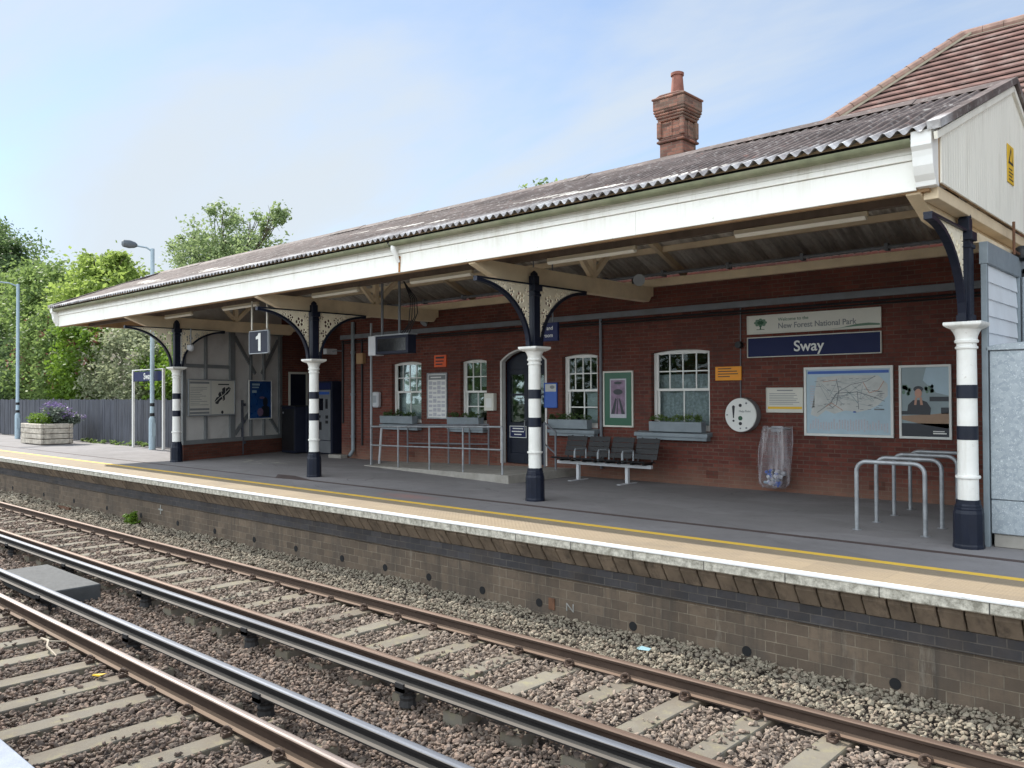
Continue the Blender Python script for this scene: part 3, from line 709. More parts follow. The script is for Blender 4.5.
# ------------------------------------------------------------------ vegetation helpers
def leaf_cloud(centres, radii, n, size, up=.35, clumps=30, sig=.22, stretch=1.0):
    """leaves as small quads gathered in clumps through ellipsoid lobes"""
    C_, R_ = np.array(centres, float), np.array(radii, float)
    vol = np.prod(R_, axis=1) ** .75; pr = vol / vol.sum()
    k = max(1, int(clumps * len(C_)))
    li = RNG.choice(len(C_), k, p=pr)
    d = RNG.normal(size=(k, 3)); d /= np.linalg.norm(d, axis=1, keepdims=True)
    rad = RNG.uniform(.25, 1.06, k) ** .6
    cc = C_[li] + d * R_[li] * rad[:, None]
    wgt = RNG.uniform(.25, 1.0, k); wgt /= wgt.sum()
    ci = RNG.choice(k, n, p=wgt)
    p = cc[ci] + RNG.normal(size=(n, 3)) * (R_[li[ci]] * sig)
    nrm = RNG.normal(size=(n, 3)); nrm[:, 2] = np.abs(nrm[:, 2]) + up; nrm /= np.linalg.norm(nrm, axis=1, keepdims=True)
    a = np.cross(nrm, RNG.normal(size=(n, 3))); a /= np.linalg.norm(a, axis=1, keepdims=True); b_ = np.cross(nrm, a)
    s_ = size * RNG.uniform(.6, 1.35, n)[:, None]
    V = np.stack([p - a * s_ * stretch, p + b_ * s_ * .55, p + a * s_ * stretch, p - b_ * s_ * .55], 1).reshape(-1, 3)
    return V, np.arange(4 * n).reshape(-1, 4)
def tree(name, label, cat, base, lobes, mats, n, size, group=None, trunk_r=.2, clumps=30, sig=.22, extra=None, stretch=1.0):
    base = Vector(base)
    t = thing(name, label, cat, base, group)
    cs = [base + Vector(l[:3]) for l in lobes]; rs = [l[3:] for l in lobes]
    V, F = leaf_cloud(cs, rs, n, size, clumps=clumps, sig=sig, stretch=stretch)
    np_mesh('crown', V, F, M[mats], t)
    for mt, n2, s2, nm in (extra or []):
        V, F = leaf_cloud(cs, [tuple(x * 1.04 for x in r_) for r_ in rs], n2, s2, clumps=clumps * .8, sig=sig * .6)
        np_mesh(nm, V, F, M[mt], t)
    mb = MB()
    top = max(c.z for c in cs)
    fork = base + Vector((0, 0, max(.3, (min(c.z for c in cs) - base.z) * .6)))
    mb.tube([base, base.lerp(fork, .5) + Vector((.05, .03, 0)), fork], [trunk_r * 1.2, trunk_r, trunk_r * .85], 8)
    for c, r_ in zip(cs, rs):
        mid = fork.lerp(c, .5) + Vector((random.uniform(-.2, .2), random.uniform(-.2, .2), .2))
        mb.tube([fork, mid, c], [trunk_r * .6, trunk_r * .4, trunk_r * .15], 6)
        for _ in range(7):
            d = Vector((random.gauss(0, 1), random.gauss(0, 1), random.gauss(.4, .8))).normalized()
            e = c + Vector((d.x * r_[0], d.y * r_[1], d.z * r_[2])) * random.uniform(.7, 1.0)
            mb.tube([mid.lerp(c, random.random()), c.lerp(e, .6), e], [trunk_r * .22, trunk_r * .12, trunk_r * .04], 5)
    mb.build('trunk', M['bark'], t)
    return t

# trees and shrubs behind the fence
TG = 'trees beyond the fence'
tree('tree', 'tall dark green tree at the left edge behind the lamp post', 'tree', (-71, 20, 0), [(0, 0, 6, 4, 4, 5), (1, 0, 11, 3.4, 3, 3.6), (3.4, 0, 8, 3, 3, 3.4), (-2, 0, 13, 3, 2.4, 2.2), (3.6, 0, 11.2, 1.8, 2, 1.8)], 'leaf_dark', 46000, .14, TG, .3, 40, .17)
tree('tree', 'lime green tree rising just left of the canopy end', 'tree', (-46.6, 18.2, 0), [(0, 0, 7.1, 2.7, 2.2, 1.8), (-1.9, 0, 6.4, 1.9, 1.6, 1.6), (2.0, 0, 7.4, 1.9, 1.5, 1.4), (.3, 0, 8.8, 1.5, 1.1, .8), (-1.2, .2, 9.2, 1.3, .8, .4), (1.8, 0, 8.8, 1.1, .8, .5), (-.3, 0, 5, 2.6, 2, 1.8), (2.6, 0, 5.4, 1.8, 1.6, 1.6)], 'leaf_lime', 30000, .13, TG, .16, 30, .2)
tree('tree', 'mid green broadleaf tree between the dark tree and the lime tree', 'tree', (-55.5, 18.5, 0), [(0, 0, 5.6, 3.6, 3, 3.2), (2.4, 0, 7, 2.4, 2, 2.2), (-2.4, 0, 7.4, 2.6, 2, 2.4), (3.2, 0, 4, 2.6, 2, 2.6), (.2, 0, 8.8, 1.8, 1.4, 1.4), (-3.6, 0, 9.2, 1.6, 1.4, 1.3)], 'leaf_mid', 34000, .15, TG, .22, 34)
tree('tree', 'mid green tree showing above the far end of the canopy roof', 'tree', (-53, 28, .5), [(.6, 0, 11.4, 2.2, 2, 2.1), (-2.6, 0, 10.8, 1.9, 2, 1.9), (2.6, 0, 11.5, 1.8, 1.6, 1.7), (1.2, 0, 13.3, 1.3, 1.2, 1.0), (-2.8, 0, 12.2, 1.3, 1.0, .8), (.6, 0, 9, 4.4, 3, 2.8), (5.4, 0, 11.9, 1.7, .8, 1.2), (7.4, 0, 12.2, 1.3, .7, 1.1), (-5.2, 0, 11.3, 1.4, 1, 1.2), (5.5, 0, 10.3, 2.5, 2, 1.6)], 'leaf_pale', 12000, .13, None, .16, 24, .17)
tree('tree', 'small treetop just peeping over the middle of the canopy ridge', 'tree', (-33.6, 40, 0), [(0, 0, 14.4, 1.4, 1.2, 1.0), (-1.2, 0, 13.9, .8, .8, .9), (1.4, 0, 13.9, .8, .8, .9), (0, 0, 12, 2.2, 2, 2)], 'leaf_mid', 4500, .14, None, .2, 14, .2)
tree('shrub', 'deep green shrub behind the fence above the planter', 'shrub', (-45.5, 15.6, 0), [(0, 0, 2.8, 2.6, 1.3, 2.2), (-2.4, 0, 3.4, 2.3, 1.3, 2.3), (1.8, 0, 3.4, 2.0, 1.3, 2.0), (0, 0, 4.6, 2, 1.2, 1.4)], 'leaf_mid', 26000, .11, 'shrubs behind the fence', .09, 36, .2, [('leaf_pink', 800, .1, 'pink_leaves')])
tree('shrub', 'dark shrub behind the fence left of the first lamp post', 'shrub', (-54, 15.8, 0), [(0, 0, 2.6, 3.0, 1.3, 2.4), (3, 0, 3, 2.4, 1.3, 2.3), (-3, 0, 3.4, 2.4, 1.3, 2.6)], 'leaf_dark', 22000, .12, 'shrubs behind the fence', .09, 36, .2)
tree('shrub', 'olive grey flowering shrub behind the station name sign', 'shrub', (-36.2, 15.4, 0), [(0, 0, 3.0, 2.0, 1.2, 1.6), (-1.9, 0, 2.7, 1.8, 1.2, 1.5), (1.8, 0, 2.6, 1.7, 1.2, 1.5), (-.5, 0, 3.9, 1.6, 1.1, 1.0)], 'leaf_olive', 26000, .09, 'shrubs behind the fence', .08, 38, .19, [('leaf_blossom', 1700, .08, 'blossom')])
tree('shrub', 'bright green shrub with dusky pink tips between olive shrub and planter', 'shrub', (-40.6, 15.3, 0), [(0, 0, 2.7, 1.8, 1.2, 1.6), (-1.5, 0, 3.2, 1.6, 1.2, 1.7), (1.3, 0, 3.6, 1.6, 1.2, 1.5), (0, 0, 4.6, 1.5, 1.1, 1.1)], 'leaf_fresh', 22000, .1, 'shrubs behind the fence', .08, 34, .19, [('leaf_pink', 1300, .11, 'pink_leaves')])
tree('shrub', 'lower green shrub behind the fence beside the timber end screen', 'shrub', (-31.3, 15.5, 0), [(0, 0, 2.4, 1.8, 1.1, 1.2), (-1.9, 0, 2.5, 1.5, 1.1, 1.2), (1.8, 0, 2.7, 1.6, 1.1, 1.3), (3.6, 0, 2.7, 1.6, 1.1, 1.3)], 'leaf_fresh', 22000, .09, 'shrubs behind the fence', .08, 34, .2)
tree('tree', 'green tree filling in behind the canopy end and second lamp post', 'tree', (-40, 19, 0), [(0, 0, 4.2, 3.2, 2, 2.6), (3.0, 0, 4.6, 2.6, 2, 2.4), (5.4, 0, 4.4, 2.4, 2, 2.3), (-2.2, 0, 5.4, 2.2, 1.8, 1.8), (8, 0, 4.2, 2.4, 2, 2.2)], 'leaf_mid', 30000, .13, TG, .18, 34)
# the wood on the other side of the line, behind the photographer: seen only mirrored in the glass
V, F = leaf_cloud([(-95 + k * 6.5, -26 + 3 * math.sin(k * 2.1), 2.4 + .7 * math.sin(k * 1.3)) for k in range(19)], [(4.6, 2.5, 3.0)] * 19, 12000, .42, clumps=50)
tag(np_mesh('wood', V, F, M['leaf_dark']), 'belt of dark trees on the other side of the line behind the near platform', 'wood', kind='stuff')

# fence
fn = thing('board_fence', 'dark grey close-boarded fence along the back of the platform', 'fence', (-40, 13.3, 0))
mb = MB(); x = -23.2
while x > -92:
    wd = random.uniform(.13, .16); j = random.uniform(-.012, .012)
    mb.box(x - wd + .012, x, 13.22 + j * .8, 13.245 + j * .8, .03, 1.70 + random.uniform(-.03, .03)); x -= wd
mb.build('boards', M['fence'], fn)
mb = MB()
for zz in (.35, 1.0, 1.5): mb.box(-92, -23.2, 13.26, 13.31, zz, zz + .08)
mb.build('rails', M['fence'], fn)
for k in range(24):
    MB().box(-24.5 - k * 2.7, -24.4 - k * 2.7, 13.315, 13.42, 0, 1.66).build('post', M['fence'], fn)
wd_ = thing('weeds', 'low green weeds along the foot of the dark fence', 'weeds', (-32, 13.1, 0))
V, F = leaf_cloud([(-35.2 + k * .42, 13.08 + random.uniform(-.05, .05), random.uniform(.03, .12)) for k in range(15)], [(.2, .09, .09)] * 15, 1500, .035, clumps=5)
np_mesh('leaves', V, F, M['leaf_mid'], wd_)
mb = MB()
for k in range(15): mb.tube([(-35.2 + k * .42, 13.08, 0), (-35.2 + k * .42, 13.07, .12)], .004, 4)
mb.build('stems', M['stem'], wd_); wd_['kind'] = 'stuff'
wdt = thing('weed', 'bright green weed growing from the ballast by the platform wall', 'plant', (-19.1, 8.15, -1.1))
V, F = leaf_cloud([(-19.1, 8.12, -.95), (-19.3, 8.15, -1.0), (-18.95, 8.13, -1.02)], [(.16, .1, .15), (.12, .1, .1), (.12, .1, .1)], 500, .035, clumps=12)
np_mesh('leaves', V, F, M['leaf_fresh'], wdt)
mb = MB()
for k in range(6): mb.tube([(-19.1, 8.14, -1.12), (-19.1 + random.uniform(-.15, .15), 8.13, -.88)], .004, 4)
mb.build('stems', M['stem'], wdt)

# planter
pl = thing('planter', 'weathered timber planter of stacked sleepers in front of the fence', 'planter', (-35, 12, 0))
for k in range(4):
    z0 = .02 + k * .2 + random.uniform(-.008, .008)
    c = MB(); c.box(-36.2, -34.0, 11.1, 11.22, z0, z0 + .178); c.box(-36.2, -34.0, 12.13, 12.25, z0, z0 + .178)
    c.box(-34.12, -34.0, 11.223, 12.127, z0, z0 + .178); c.box(-36.2, -36.08, 11.223, 12.127, z0, z0 + .178)
    c.build('plank_course', M['planter'], pl, bevel=.02)
MB().box(-36.07, -34.13, 11.23, 12.12, .1, .74).build('soil', M['soil'], pl)
def bush(name, label, base, lobes, mat, n, size, extra=None, stretch=1.0):
    t = thing(name, label, 'plant', base)
    cs = [tuple(Vector(base) + Vector(l[:3])) for l in lobes]
    V, F = leaf_cloud(cs, [l[3:] for l in lobes], n, size, clumps=40, stretch=stretch); np_mesh('leaves', V, F, M[mat], t)
    mb = MB()
    for c in cs:
        for k in range(4): mb.tube([base, (c[0] + random.uniform(-.1, .1), c[1] + random.uniform(-.1, .1), c[2])], .006, 4)
    mb.build('stems', M['stem'], t)
    if extra:
        V, F = leaf_cloud([(c[0], c[1], c[2] + l[5] * .5) for c, l in zip(cs, lobes)], [(l[3] * 1.1, l[4] * 1.1, l[5]) for l in lobes], extra[1], extra[2], clumps=30, stretch=1.6); np_mesh('flowers', V, F, M[extra[0]], t)
    return t
bush('leafy_plant', 'low bright green plant at the near end of the planter', (-35.15, 11.4, .74), [(-.3, 0, .2, .5, .25, .2), (.3, .1, .2, .5, .3, .22), (.1, .3, .25, .4, .25, .2)], 'leaf_fresh', 2600, .04)
bush('lavender', 'grey green lavender with purple flower spikes in the planter', (-34.9, 11.95, .74), [(-.5, .1, .3, .5, .35, .3), (.2, -.1, .35, .55, .4, .36), (.5, .3, .2, .4, .35, .25)], 'leaf_lav', 4200, .045, ('flower_lav', 1500, .04), 1.5)

# lamp posts and station name sign
def lamp(label, x, y, h, dx, dy):
    t = thing('platform_lamp', label, 'lamp post', (x, y, 0), 'platform lamp posts')
    c = MB(); c.lathe([(.11, 0), (.11, 1.02), (.1, 1.06), (.072, 1.1), (.066, h)], x, y, 16); c.build('pole', M['lamp_post'], t, smooth=True)
    for z0 in (1.13, 1.47): MB().lathe([(.0735, 0), (.0735, .11)], x, y, 16, z0).build('black_band', M['black'], t)
    MB().box(x + .03, x + .115, y - .07, y + .07, .45, .9).build('access_door', M['lamp_post'], t, bevel=.004)
    L = math.hypot(dx, dy); ux, uy = dx / L, dy / L
    c = MB(); c.tube([(x, y, h - .1), (x + dx * .2, y + dy * .2, h + .02), (x + dx * .55, y + dy * .55, h + .05)], .03, 8); c.build('arm', M['lamp_post'], t)
    c = MB()
    a, e = Vector((x + dx * .5, y + dy * .5, h + .06)), Vector((x + dx, y + dy, h + .1))
    c.tube([a, a.lerp(e, .15), a.lerp(e, .5), a.lerp(e, .9), e], [.05, .1, .14, .12, .06], 10)
    lh = c.build('lantern', M['lamp_head'], t, smooth=True)
    return t
lamp('pale blue lamp post with black bands behind the platform name sign', -28.24, 12.7, 6.85, -.2, -.95)
lamp('pale blue lamp post at the far left beside the planter', -40.5, 12.3, 6.75, -.3, -1.7)
sg = thing('station_name_sign', 'small navy name sign on two white posts by the fence', 'sign', (-28.9, 12.85, 0))
for x in (-30.08, -27.72):
    c = MB(); c.box(x - .04, x + .04, 12.81, 12.89, 0, 2.72); c.build('post', M['white_paint'], sg, bevel=.006)
MB().box(-30.035, -27.765, 12.83, 12.87, 2.34, 2.68).build('sign_panel', M['navy_sign'], sg, bevel=.004)
c = MB(); c.box(-30.12, -27.68, 12.815, 12.885, 2.725, 2.755); c.build('top_rail', M['white_paint'], sg)
text('sign_lettering', 'Sway', -28.9, 12.827, 2.5, .3, M['sign_white'], sg, bold=.006)

# ------------------------------------------------------------------ canopy
CX0, CX1 = -27.25, -2.56
RIDGE_Y, RIDGE_Z, EAVE_Y, EAVE_Z, BACK_Y = 12.6, 5.87, 9.12, 4.47, 16.1
SL = (RIDGE_Z - EAVE_Z) / (RIDGE_Y - EAVE_Y)
BACK_Z = RIDGE_Z - SL * (BACK_Y - RIDGE_Y)
cn = thing('platform_canopy', 'long white fronted platform canopy with a corrugated pitched roof', 'canopy', (-15, 11, 0))
def corrugated(name, y0, z0, y1, z1, lift, mat):
    lam, amp, per = .146, .03, 8
    n = int((CX1 - CX0 + .1) / lam * per)
    xs = CX0 - .05 + np.arange(n + 1) * lam / per
    rows = 9
    wave = amp * np.sin(2 * PI * xs / lam)
    V = []; F = []
    for j in range(rows):
        t = j / (rows - 1)
        jit = RNG.normal(size=n + 1) * .0015
        sag = .014 * np.sin(xs * .55 + j) + .01 * np.sin(xs * 1.7 + 2 * j)
        V.append(np.stack([xs, np.full(n + 1, y0 + (y1 - y0) * t), z0 + (z1 - z0) * t + wave + lift + jit + sag * (0 < j < rows - 1)], 1))
    V = np.concatenate(V); m = n + 1
    i, j = np.meshgrid(np.arange(n), np.arange(rows - 1)); a = (j * m + i).ravel()
    return np_mesh(name, V, np.stack([a, a + 1, a + m + 1, a + m], 1), mat, cn, smooth=True)
for nm, y0, z0, y1, z1 in (('front_roof_slope', EAVE_Y, EAVE_Z, RIDGE_Y, RIDGE_Z), ('back_roof_slope', BACK_Y, BACK_Z, RIDGE_Y, RIDGE_Z)):
    o = corrugated(nm, y0, z0, y1, z1, .03, M['roof_top'])
    o2 = corrugated('roof_underside', y0 + (.3 if y0 < RIDGE_Y else -.01), z0 + (.3 * SL if y0 < RIDGE_Y else 0), y1, z1, .02, M['roof_under'])
c = MB()
x = CX1
while x > CX0:
    x2 = max(x - 1.15, CX0); dz = random.uniform(-.01, .01)
    c.prism([(RIDGE_Y - .24, RIDGE_Z - .035 + dz), (RIDGE_Y - .07, RIDGE_Z + .07 + dz), (RIDGE_Y, RIDGE_Z + .1 + dz), (RIDGE_Y + .07, RIDGE_Z + .07 + dz), (RIDGE_Y + .24, RIDGE_Z - .035 + dz), (RIDGE_Y, RIDGE_Z + .05 + dz)], 'x', x2 - .02, x)
    x = x2
c.build('ridge_capping', M['roof_top'], cn)
# fascia with mouldings, built in boards that butt
for i, (a, e) in enumerate(((CX0 + .12, -19.2), (-19.2, -11.15), (-11.15, -6.3), (-6.3, CX1 - .21))):
    MB().box(a + .002, e - .002, 9.35, 9.39, 3.93, 4.245).build('fascia_board', M['fascia_paint'], cn, bevel=.003)
c = MB(); c.box(CX0 + .12, CX1 - .21, 9.325, 9.388, 4.25, 4.315); c.box(CX0 + .12, CX1 - .21, 9.335, 9.386, 4.32, 4.39); c.box(CX0 + .12, CX1 - .21, 9.31, 9.385, 4.395, 4.465)
c.build('fascia_moulding', M['fascia_paint'], cn, bevel=.004)
MB().box(CX0 + .12, CX1 - .21, 9.33, 9.36, 4.468, 4.52).build('eaves_shade_strip', M['dark_void'], cn)  # near-black strip standing in for the shade in the gaps under the corrugation
MB().box(CX0 + .1, CX1 - .1, 9.395, 9.47, 3.915, 4.05).build('fascia_backing', M['valance_tan'], cn)
c = MB(); n = 7
for a, e in ((CX0 + .05, -11.3), (-11.25, CX1 - .215)):
    prof = [(9.235 + .075 * math.cos(PI + PI * k / n), 4.44 + .075 * math.sin(PI + PI * k / n)) for k in range(n + 1)]
    prof += [(9.235 + .066 * math.cos(PI + PI * k / n), 4.442 + .066 * math.sin(PI + PI * k / n)) for k in range(n, -1, -1)]
    c.prism(prof, 'x', a, e)
c.build('gutter', M['gutter'], cn, smooth=True)
c = MB(); c.tube([(-11.22, 9.24, 4.38), (-11.22, 9.24, 4.31), (-11.2, 9.29, 4.2), (-11.19, 9.33, 4.1)], [.05, .05, .035, .03], 10)
c.build('gutter_outlet', M['white_paint'], cn, smooth=True)
MB().prism([(-11.22, 3.935), (-11.17, 3.935), (-11.155, 4.2), (-11.21, 4.22)], 'y', 9.344, 9.349).build('rust_streak', M['rust_stain'], cn)
# corner consoles
for x0 in (CX1 - .205, CX0 - .03):
    prof = [(9.42, 3.945), (9.31, 3.95), (9.30, 4.0), (9.255, 4.06), (9.215, 4.15), (9.205, 4.24), (9.19, 4.3), (9.155, 4.345), (9.155, 4.37), (9.16, 4.375), (9.16, 4.5), (9.42, 4.57)]
    MB().prism(prof, 'x', x0, x0 + (.2 if x0 > -10 else .15)).build('corner_console', M['white_paint'], cn, bevel=.004)
# gable ends: vertical beaded boards under the rake
def gable(x, sgn, matb):
    c = MB(); y = 9.42
    while y < BACK_Y - .05:
        y2 = min(y + .094, BACK_Y - .05)
        def zt(yy): return (EAVE_Z + SL * (yy - EAVE_Y) if yy < RIDGE_Y else RIDGE_Z - SL * (yy - RIDGE_Y)) - .06
        c.prism([(y + .0035, 3.985), (y2 - .0035, 3.985), (y2 - .0035, zt(y2)), (y + .0035, zt(y))], 'x', x - .011, x + .011)
        y = y2
    o = c.build('gable_boards', matb, cn, bevel=.003)
    bk = MB().prism([(9.4, 3.99), (BACK_Y - .05, 3.99), (BACK_Y - .05, BACK_Z - .1), (RIDGE_Y, RIDGE_Z - .1), (9.4, EAVE_Z + SL * .28 - .1)], 'x', x - sgn * .012, x - sgn * .04).build('gable_backing', M['valance_tan'], cn)
    c = MB()
    for (ya, za, yb, zb) in ((EAVE_Y + .03, EAVE_Z, RIDGE_Y, RIDGE_Z), (RIDGE_Y, RIDGE_Z, BACK_Y, BACK_Z)):
        c.bar((x + sgn * .03, ya, za - .055), (x + sgn * .03, yb, zb - .055), .035, .075, (0, 0, 1))
    c.build('barge_trim', M['gable_paint'], cn)
    c = MB()
    for (ya, za, yb, zb) in ((EAVE_Y, EAVE_Z, RIDGE_Y, RIDGE_Z), (RIDGE_Y, RIDGE_Z, BACK_Y, BACK_Z)):
        c.bar((x + sgn * .02, ya, za + .05), (x + sgn * .02, yb, zb + .05), .13, .085, (0, 0, 1))
    c.build('verge_edging', M['roof_top'], cn)
gable(-2.55, 1, M['gable_paint']); gable(CX0, -1, M['gable_paint'])
hz = MB()
c = MB(); c.box(-2.535, -2.527, 12.29, 12.64, 4.53, 5.03); c.build('hazard_notice', M['yellow'], cn, bevel=.003, label='yellow hazard notice on the gable boards')
MB().prism([(12.33, 4.78), (12.60, 4.78), (12.465, 5.0)], 'x', -2.5265, -2.524).build('hazard_triangle', M['ink'], cn)
MB().prism([(12.39, 4.81), (12.54, 4.81), (12.465, 4.945)], 'x', -2.5235, -2.522).build('hazard_triangle_centre', M['yellow'], cn)
c = MB()
for k in range(4): c.box(-2.5265, -2.524, 12.35, 12.58 - .05 * (k % 2), 4.57 + k * .045, 4.585 + k * .045)
c.build('notice_print', M['ink'], cn)
MB().box(-2.74, -2.592, 9.48, 14.58, 3.84, 3.975).build('gable_beam', M['cream_paint'], cn, bevel=.006)
COLX = [-2.65, -9.30, -15.80, -22.36]; COLY = 10.73
for cx in COLX:
    bx = cx - .17
    c = MB(); c.prism([(9.4, 3.9), (9.95, 3.7), (10.2, 3.68), (14.42, 3.68), (14.52, 3.8), (14.58, 3.8), (14.58, 3.99), (9.4, 3.99)], 'x', bx - .075, bx + .075); c.build('tie_beam', M['cream_paint'], cn, bevel=.008)
    MB().box(bx - .055, bx + .055, 12.545, 12.655, 3.992, 5.86).build('king_post', M['cream_paint'], cn)
    c = MB()
    for ye in (11.35, 13.85):
        zr = RIDGE_Z - SL * abs(ye - RIDGE_Y) - .14
        c.bar((bx, 12.6 + (.06 if ye > 12.6 else -.06), 4.05), (bx, ye, zr), .09, .1)
    c.build('strut', M['cream_paint'], cn)
    c = MB(); c.bar((bx, 9.5, EAVE_Z + SL * .38 - .12), (bx, RIDGE_Y - .06, RIDGE_Z - .14), .1, .13); c.bar((bx, 15.95, BACK_Z - .06), (bx, RIDGE_Y + .06, RIDGE_Z - .14), .1, .13)
    c.build('rafter', M['cream_paint'], cn)
for yp in (10.3, 11.4, 13.8, 15.0):
    zp = RIDGE_Z - SL * abs(yp - RIDGE_Y)
    MB().box(CX0 + .05, CX1 - .05, yp - .04, yp + .04, zp - .14, zp - .015).build('purlin', M['cream_paint'], cn)
MB().box(CX0 + .05, CX1 - .06, 10.24, 10.36, 3.995, 4.1).build('lighting_rail', M['dark_timber'], cn)
MB().box(-19.9, CX1 - .07, 14.5, 14.6, 3.99, 4.15).build('wall_plate', M['cream_paint'], cn, bevel=.006)
c = MB(); c.tube([(-19.9, 14.5, 4.235), (CX1 - .1, 14.5, 4.235)], .032, 8)
for k in range(12): c.box(-19.3 + k * 1.45, -19.24 + k * 1.45, 14.46, 14.6, 4.18, 4.3)
c.build('pipe_run', M['conduit'], cn)

def batten(x0, x1, y, z, label):
    t = thing('strip_light', label, 'strip light', ((x0 + x1) / 2, y, z), 'strip lights under the canopy')
    c = MB(); c.box(x0, x1, y - .03, y + .03, z + .045, z + .105); c.build('casing', M['batten_case'], t, bevel=.004)
    n = 8; c = MB(); prof = [(y + .045 * math.cos(PI + PI * k / n), z + .045 + .045 * math.sin(PI + PI * k / n)) for k in range(n + 1)]
    c.prism(prof, 'x', x0 + .02, x1 - .02); c.build('diffuser', M['batten'], t, smooth=True)
batten(-5.35, -3.6, 10.3, 3.885, 'strip light in the bay above the rail map and bicycle stands')
batten(-8.63, -6.93, 10.3, 3.885, 'strip light just right of the truss behind the middle column')
batten(-12.0, -10.35, 10.3, 3.885, 'strip light left of the rust streak on the fascia')
batten(-15.2, -13.6, 10.3, 3.885, 'strip light above the hanging dark display')
batten(-19.0, -17.4, 10.3, 3.885, 'strip light above the hanging platform number')
batten(-22.1, -20.6, 10.3, 3.885, 'strip light nearest the timber end screen')

# ------------------------------------------------------------------ columns
def spandrel_cells(side, holes):
    """pierced plate between post and arch rib: cells outside the holes"""
    c = MB(); st = .011
    us = np.arange(.125, 1.36, st); zs = np.arange(2.62, 3.66, st)
    for u in us:
        for z_ in zs:
            uc, zc = u + st / 2, z_ + st / 2
            q = (1.42 - uc) / 1.27
            if q > 1: continue
            za = 2.6 + 1.03 * math.sqrt(max(0, 1 - q * q))
            if zc < za - .0: continue
            ok = True
            for hu, hz_, hr in holes:
                d = math.hypot(uc - hu, zc - hz_)
                if d < hr: ok = False; break
            if not ok: continue
            y0, y1 = COLY + side * u, COLY + side * (u + st)
            c.box(-.012 + 0, .012, min(y0, y1), max(y0, y1), z_, z_ + st)
    return c
HOLES = []
for (hu, hz_, R_) in ((.37, 3.42, .1), (.6, 3.5, .075), (.27, 3.2, .08), (.46, 3.24, .055), (.225, 3.0, .05), (.76, 3.56, .05), (.19, 2.85, .035), (.9, 3.59, .035), (.35, 3.06, .035), (.21, 3.55, .05)):
    for k in range(5):
        a = 2 * PI * k / 5 + hu * 7
        HOLES.append((hu + R_ * .72 * math.cos(a), hz_ + R_ * .72 * math.sin(a), R_ * .36))
    HOLES.append((hu, hz_, R_ * .27))
for k in range(9): HOLES.append((.165, 2.98 + k * .07, .013)); 
for k in range(13): HOLES.append((.2 + k * .065, 3.63, .012))
for k in range(8):
    a = math.radians(16 + k * 7.5); HOLES.append((1.42 - 1.21 * math.cos(a) , 2.6 + 1.1 * math.sin(a), .015))
def make_column(cx, label, sides):
    t = thing('iron_column', label, 'column', (cx, COLY, 0), 'banded iron columns of the canopy')
    c = MB(); c.lathe([(.168, 0), (.168, .03), (.163, .05), (.16, .4), (.15, .44), (.152, .455), (.142, .47), (.142, .49), (.13, .51), (.128, .555)], cx, COLY, 12, 0, PI / 12); c.build('base', M['navy'], t)
    c = MB(); c.lathe([(.112, .556), (.11, .8), (.13, .805), (.134, .82), (.13, .835), (.11, .84), (.104, 2.3), (.12, 2.305), (.122, 2.325), (.106, 2.34), (.106, 2.37), (.126, 2.375), (.128, 2.4), (.115, 2.415), (.118, 2.45), (.14, 2.5), (.16, 2.53)], cx, COLY, 24); c.build('shaft', M['column_white'], t, smooth=True)
    for z0, z1 in ((1.25, 1.41), (1.73, 1.885)): MB().lathe([(.1125, 0), (.1115, z1 - z0)], cx, COLY, 24, z0).build('band', M['navy'], t, smooth=True)
    c = MB(); c.lathe([(.185, 2.53), (.25, 2.555), (.285, 2.575), (.285, 2.612)], cx, COLY, 4, 0, PI / 4); c.build('capital', M['column_white'], t, bevel=.006)
    c = MB(); c.box(cx - .068, cx + .068, COLY - .08, COLY + .08, 2.613, 3.66)
    c.box(cx - .085, cx + .085, COLY - .095, COLY + .095, 2.614, 2.7); c.box(cx - .1, cx + .1, COLY - .11, COLY + .11, 3.56, 3.66); c.box(cx - .085, cx + .085, COLY - .095, COLY + .095, 3.47, 3.52)
    c.box(cx - .03, cx + .03, COLY - .084, COLY + .084, 2.72, 3.45)
    c.box(cx - .06, cx + .06, COLY - .07, COLY + .07, 3.66, 3.82); c.lathe([(.07, 3.82), (.062, 3.86), (.035, 3.89), (.01, 3.91)], cx, COLY, 10)
    c.build('upper_post', M['navy'], t, bevel=.006)
    for sd_ in sides:
        c = MB(); pts = [(cx, COLY + sd_ * (1.42 - 1.27 * math.cos(a)), 2.6 + 1.03 * math.sin(a)) for a in np.linspace(0, PI / 2, 15)]
        for p_, q_ in zip(pts[:-1], pts[1:]): c.bar(p_, q_, .085, .05, (0, sd_, 1))
        c.bar((cx, COLY + sd_ * .1, 3.668), (cx, COLY + sd_ * 1.42, 3.668), .09, .025)
        c.build('arch_rib', M['navy'], t)
        pc = spandrel_cells(sd_, HOLES)
        pc.v = [(v[0] + cx, v[1], v[2]) for v in pc.v]
        pc.build('pierced_spandrel', M['cream_trac'], t)
    return t
cols = [make_column(COLX[0], 'black and white banded column beside the galvanised cabinet', (-1,)),
        make_column(COLX[1], 'black and white banded column standing in front of the arched door', (-1, 1))]
copy_tree(cols[1], (COLX[2], COLY, 0), 'black and white banded column standing in front of the ticket machine')
copy_tree(cols[1], (COLX[3], COLY, 0), 'black and white banded column at the timber end screen')

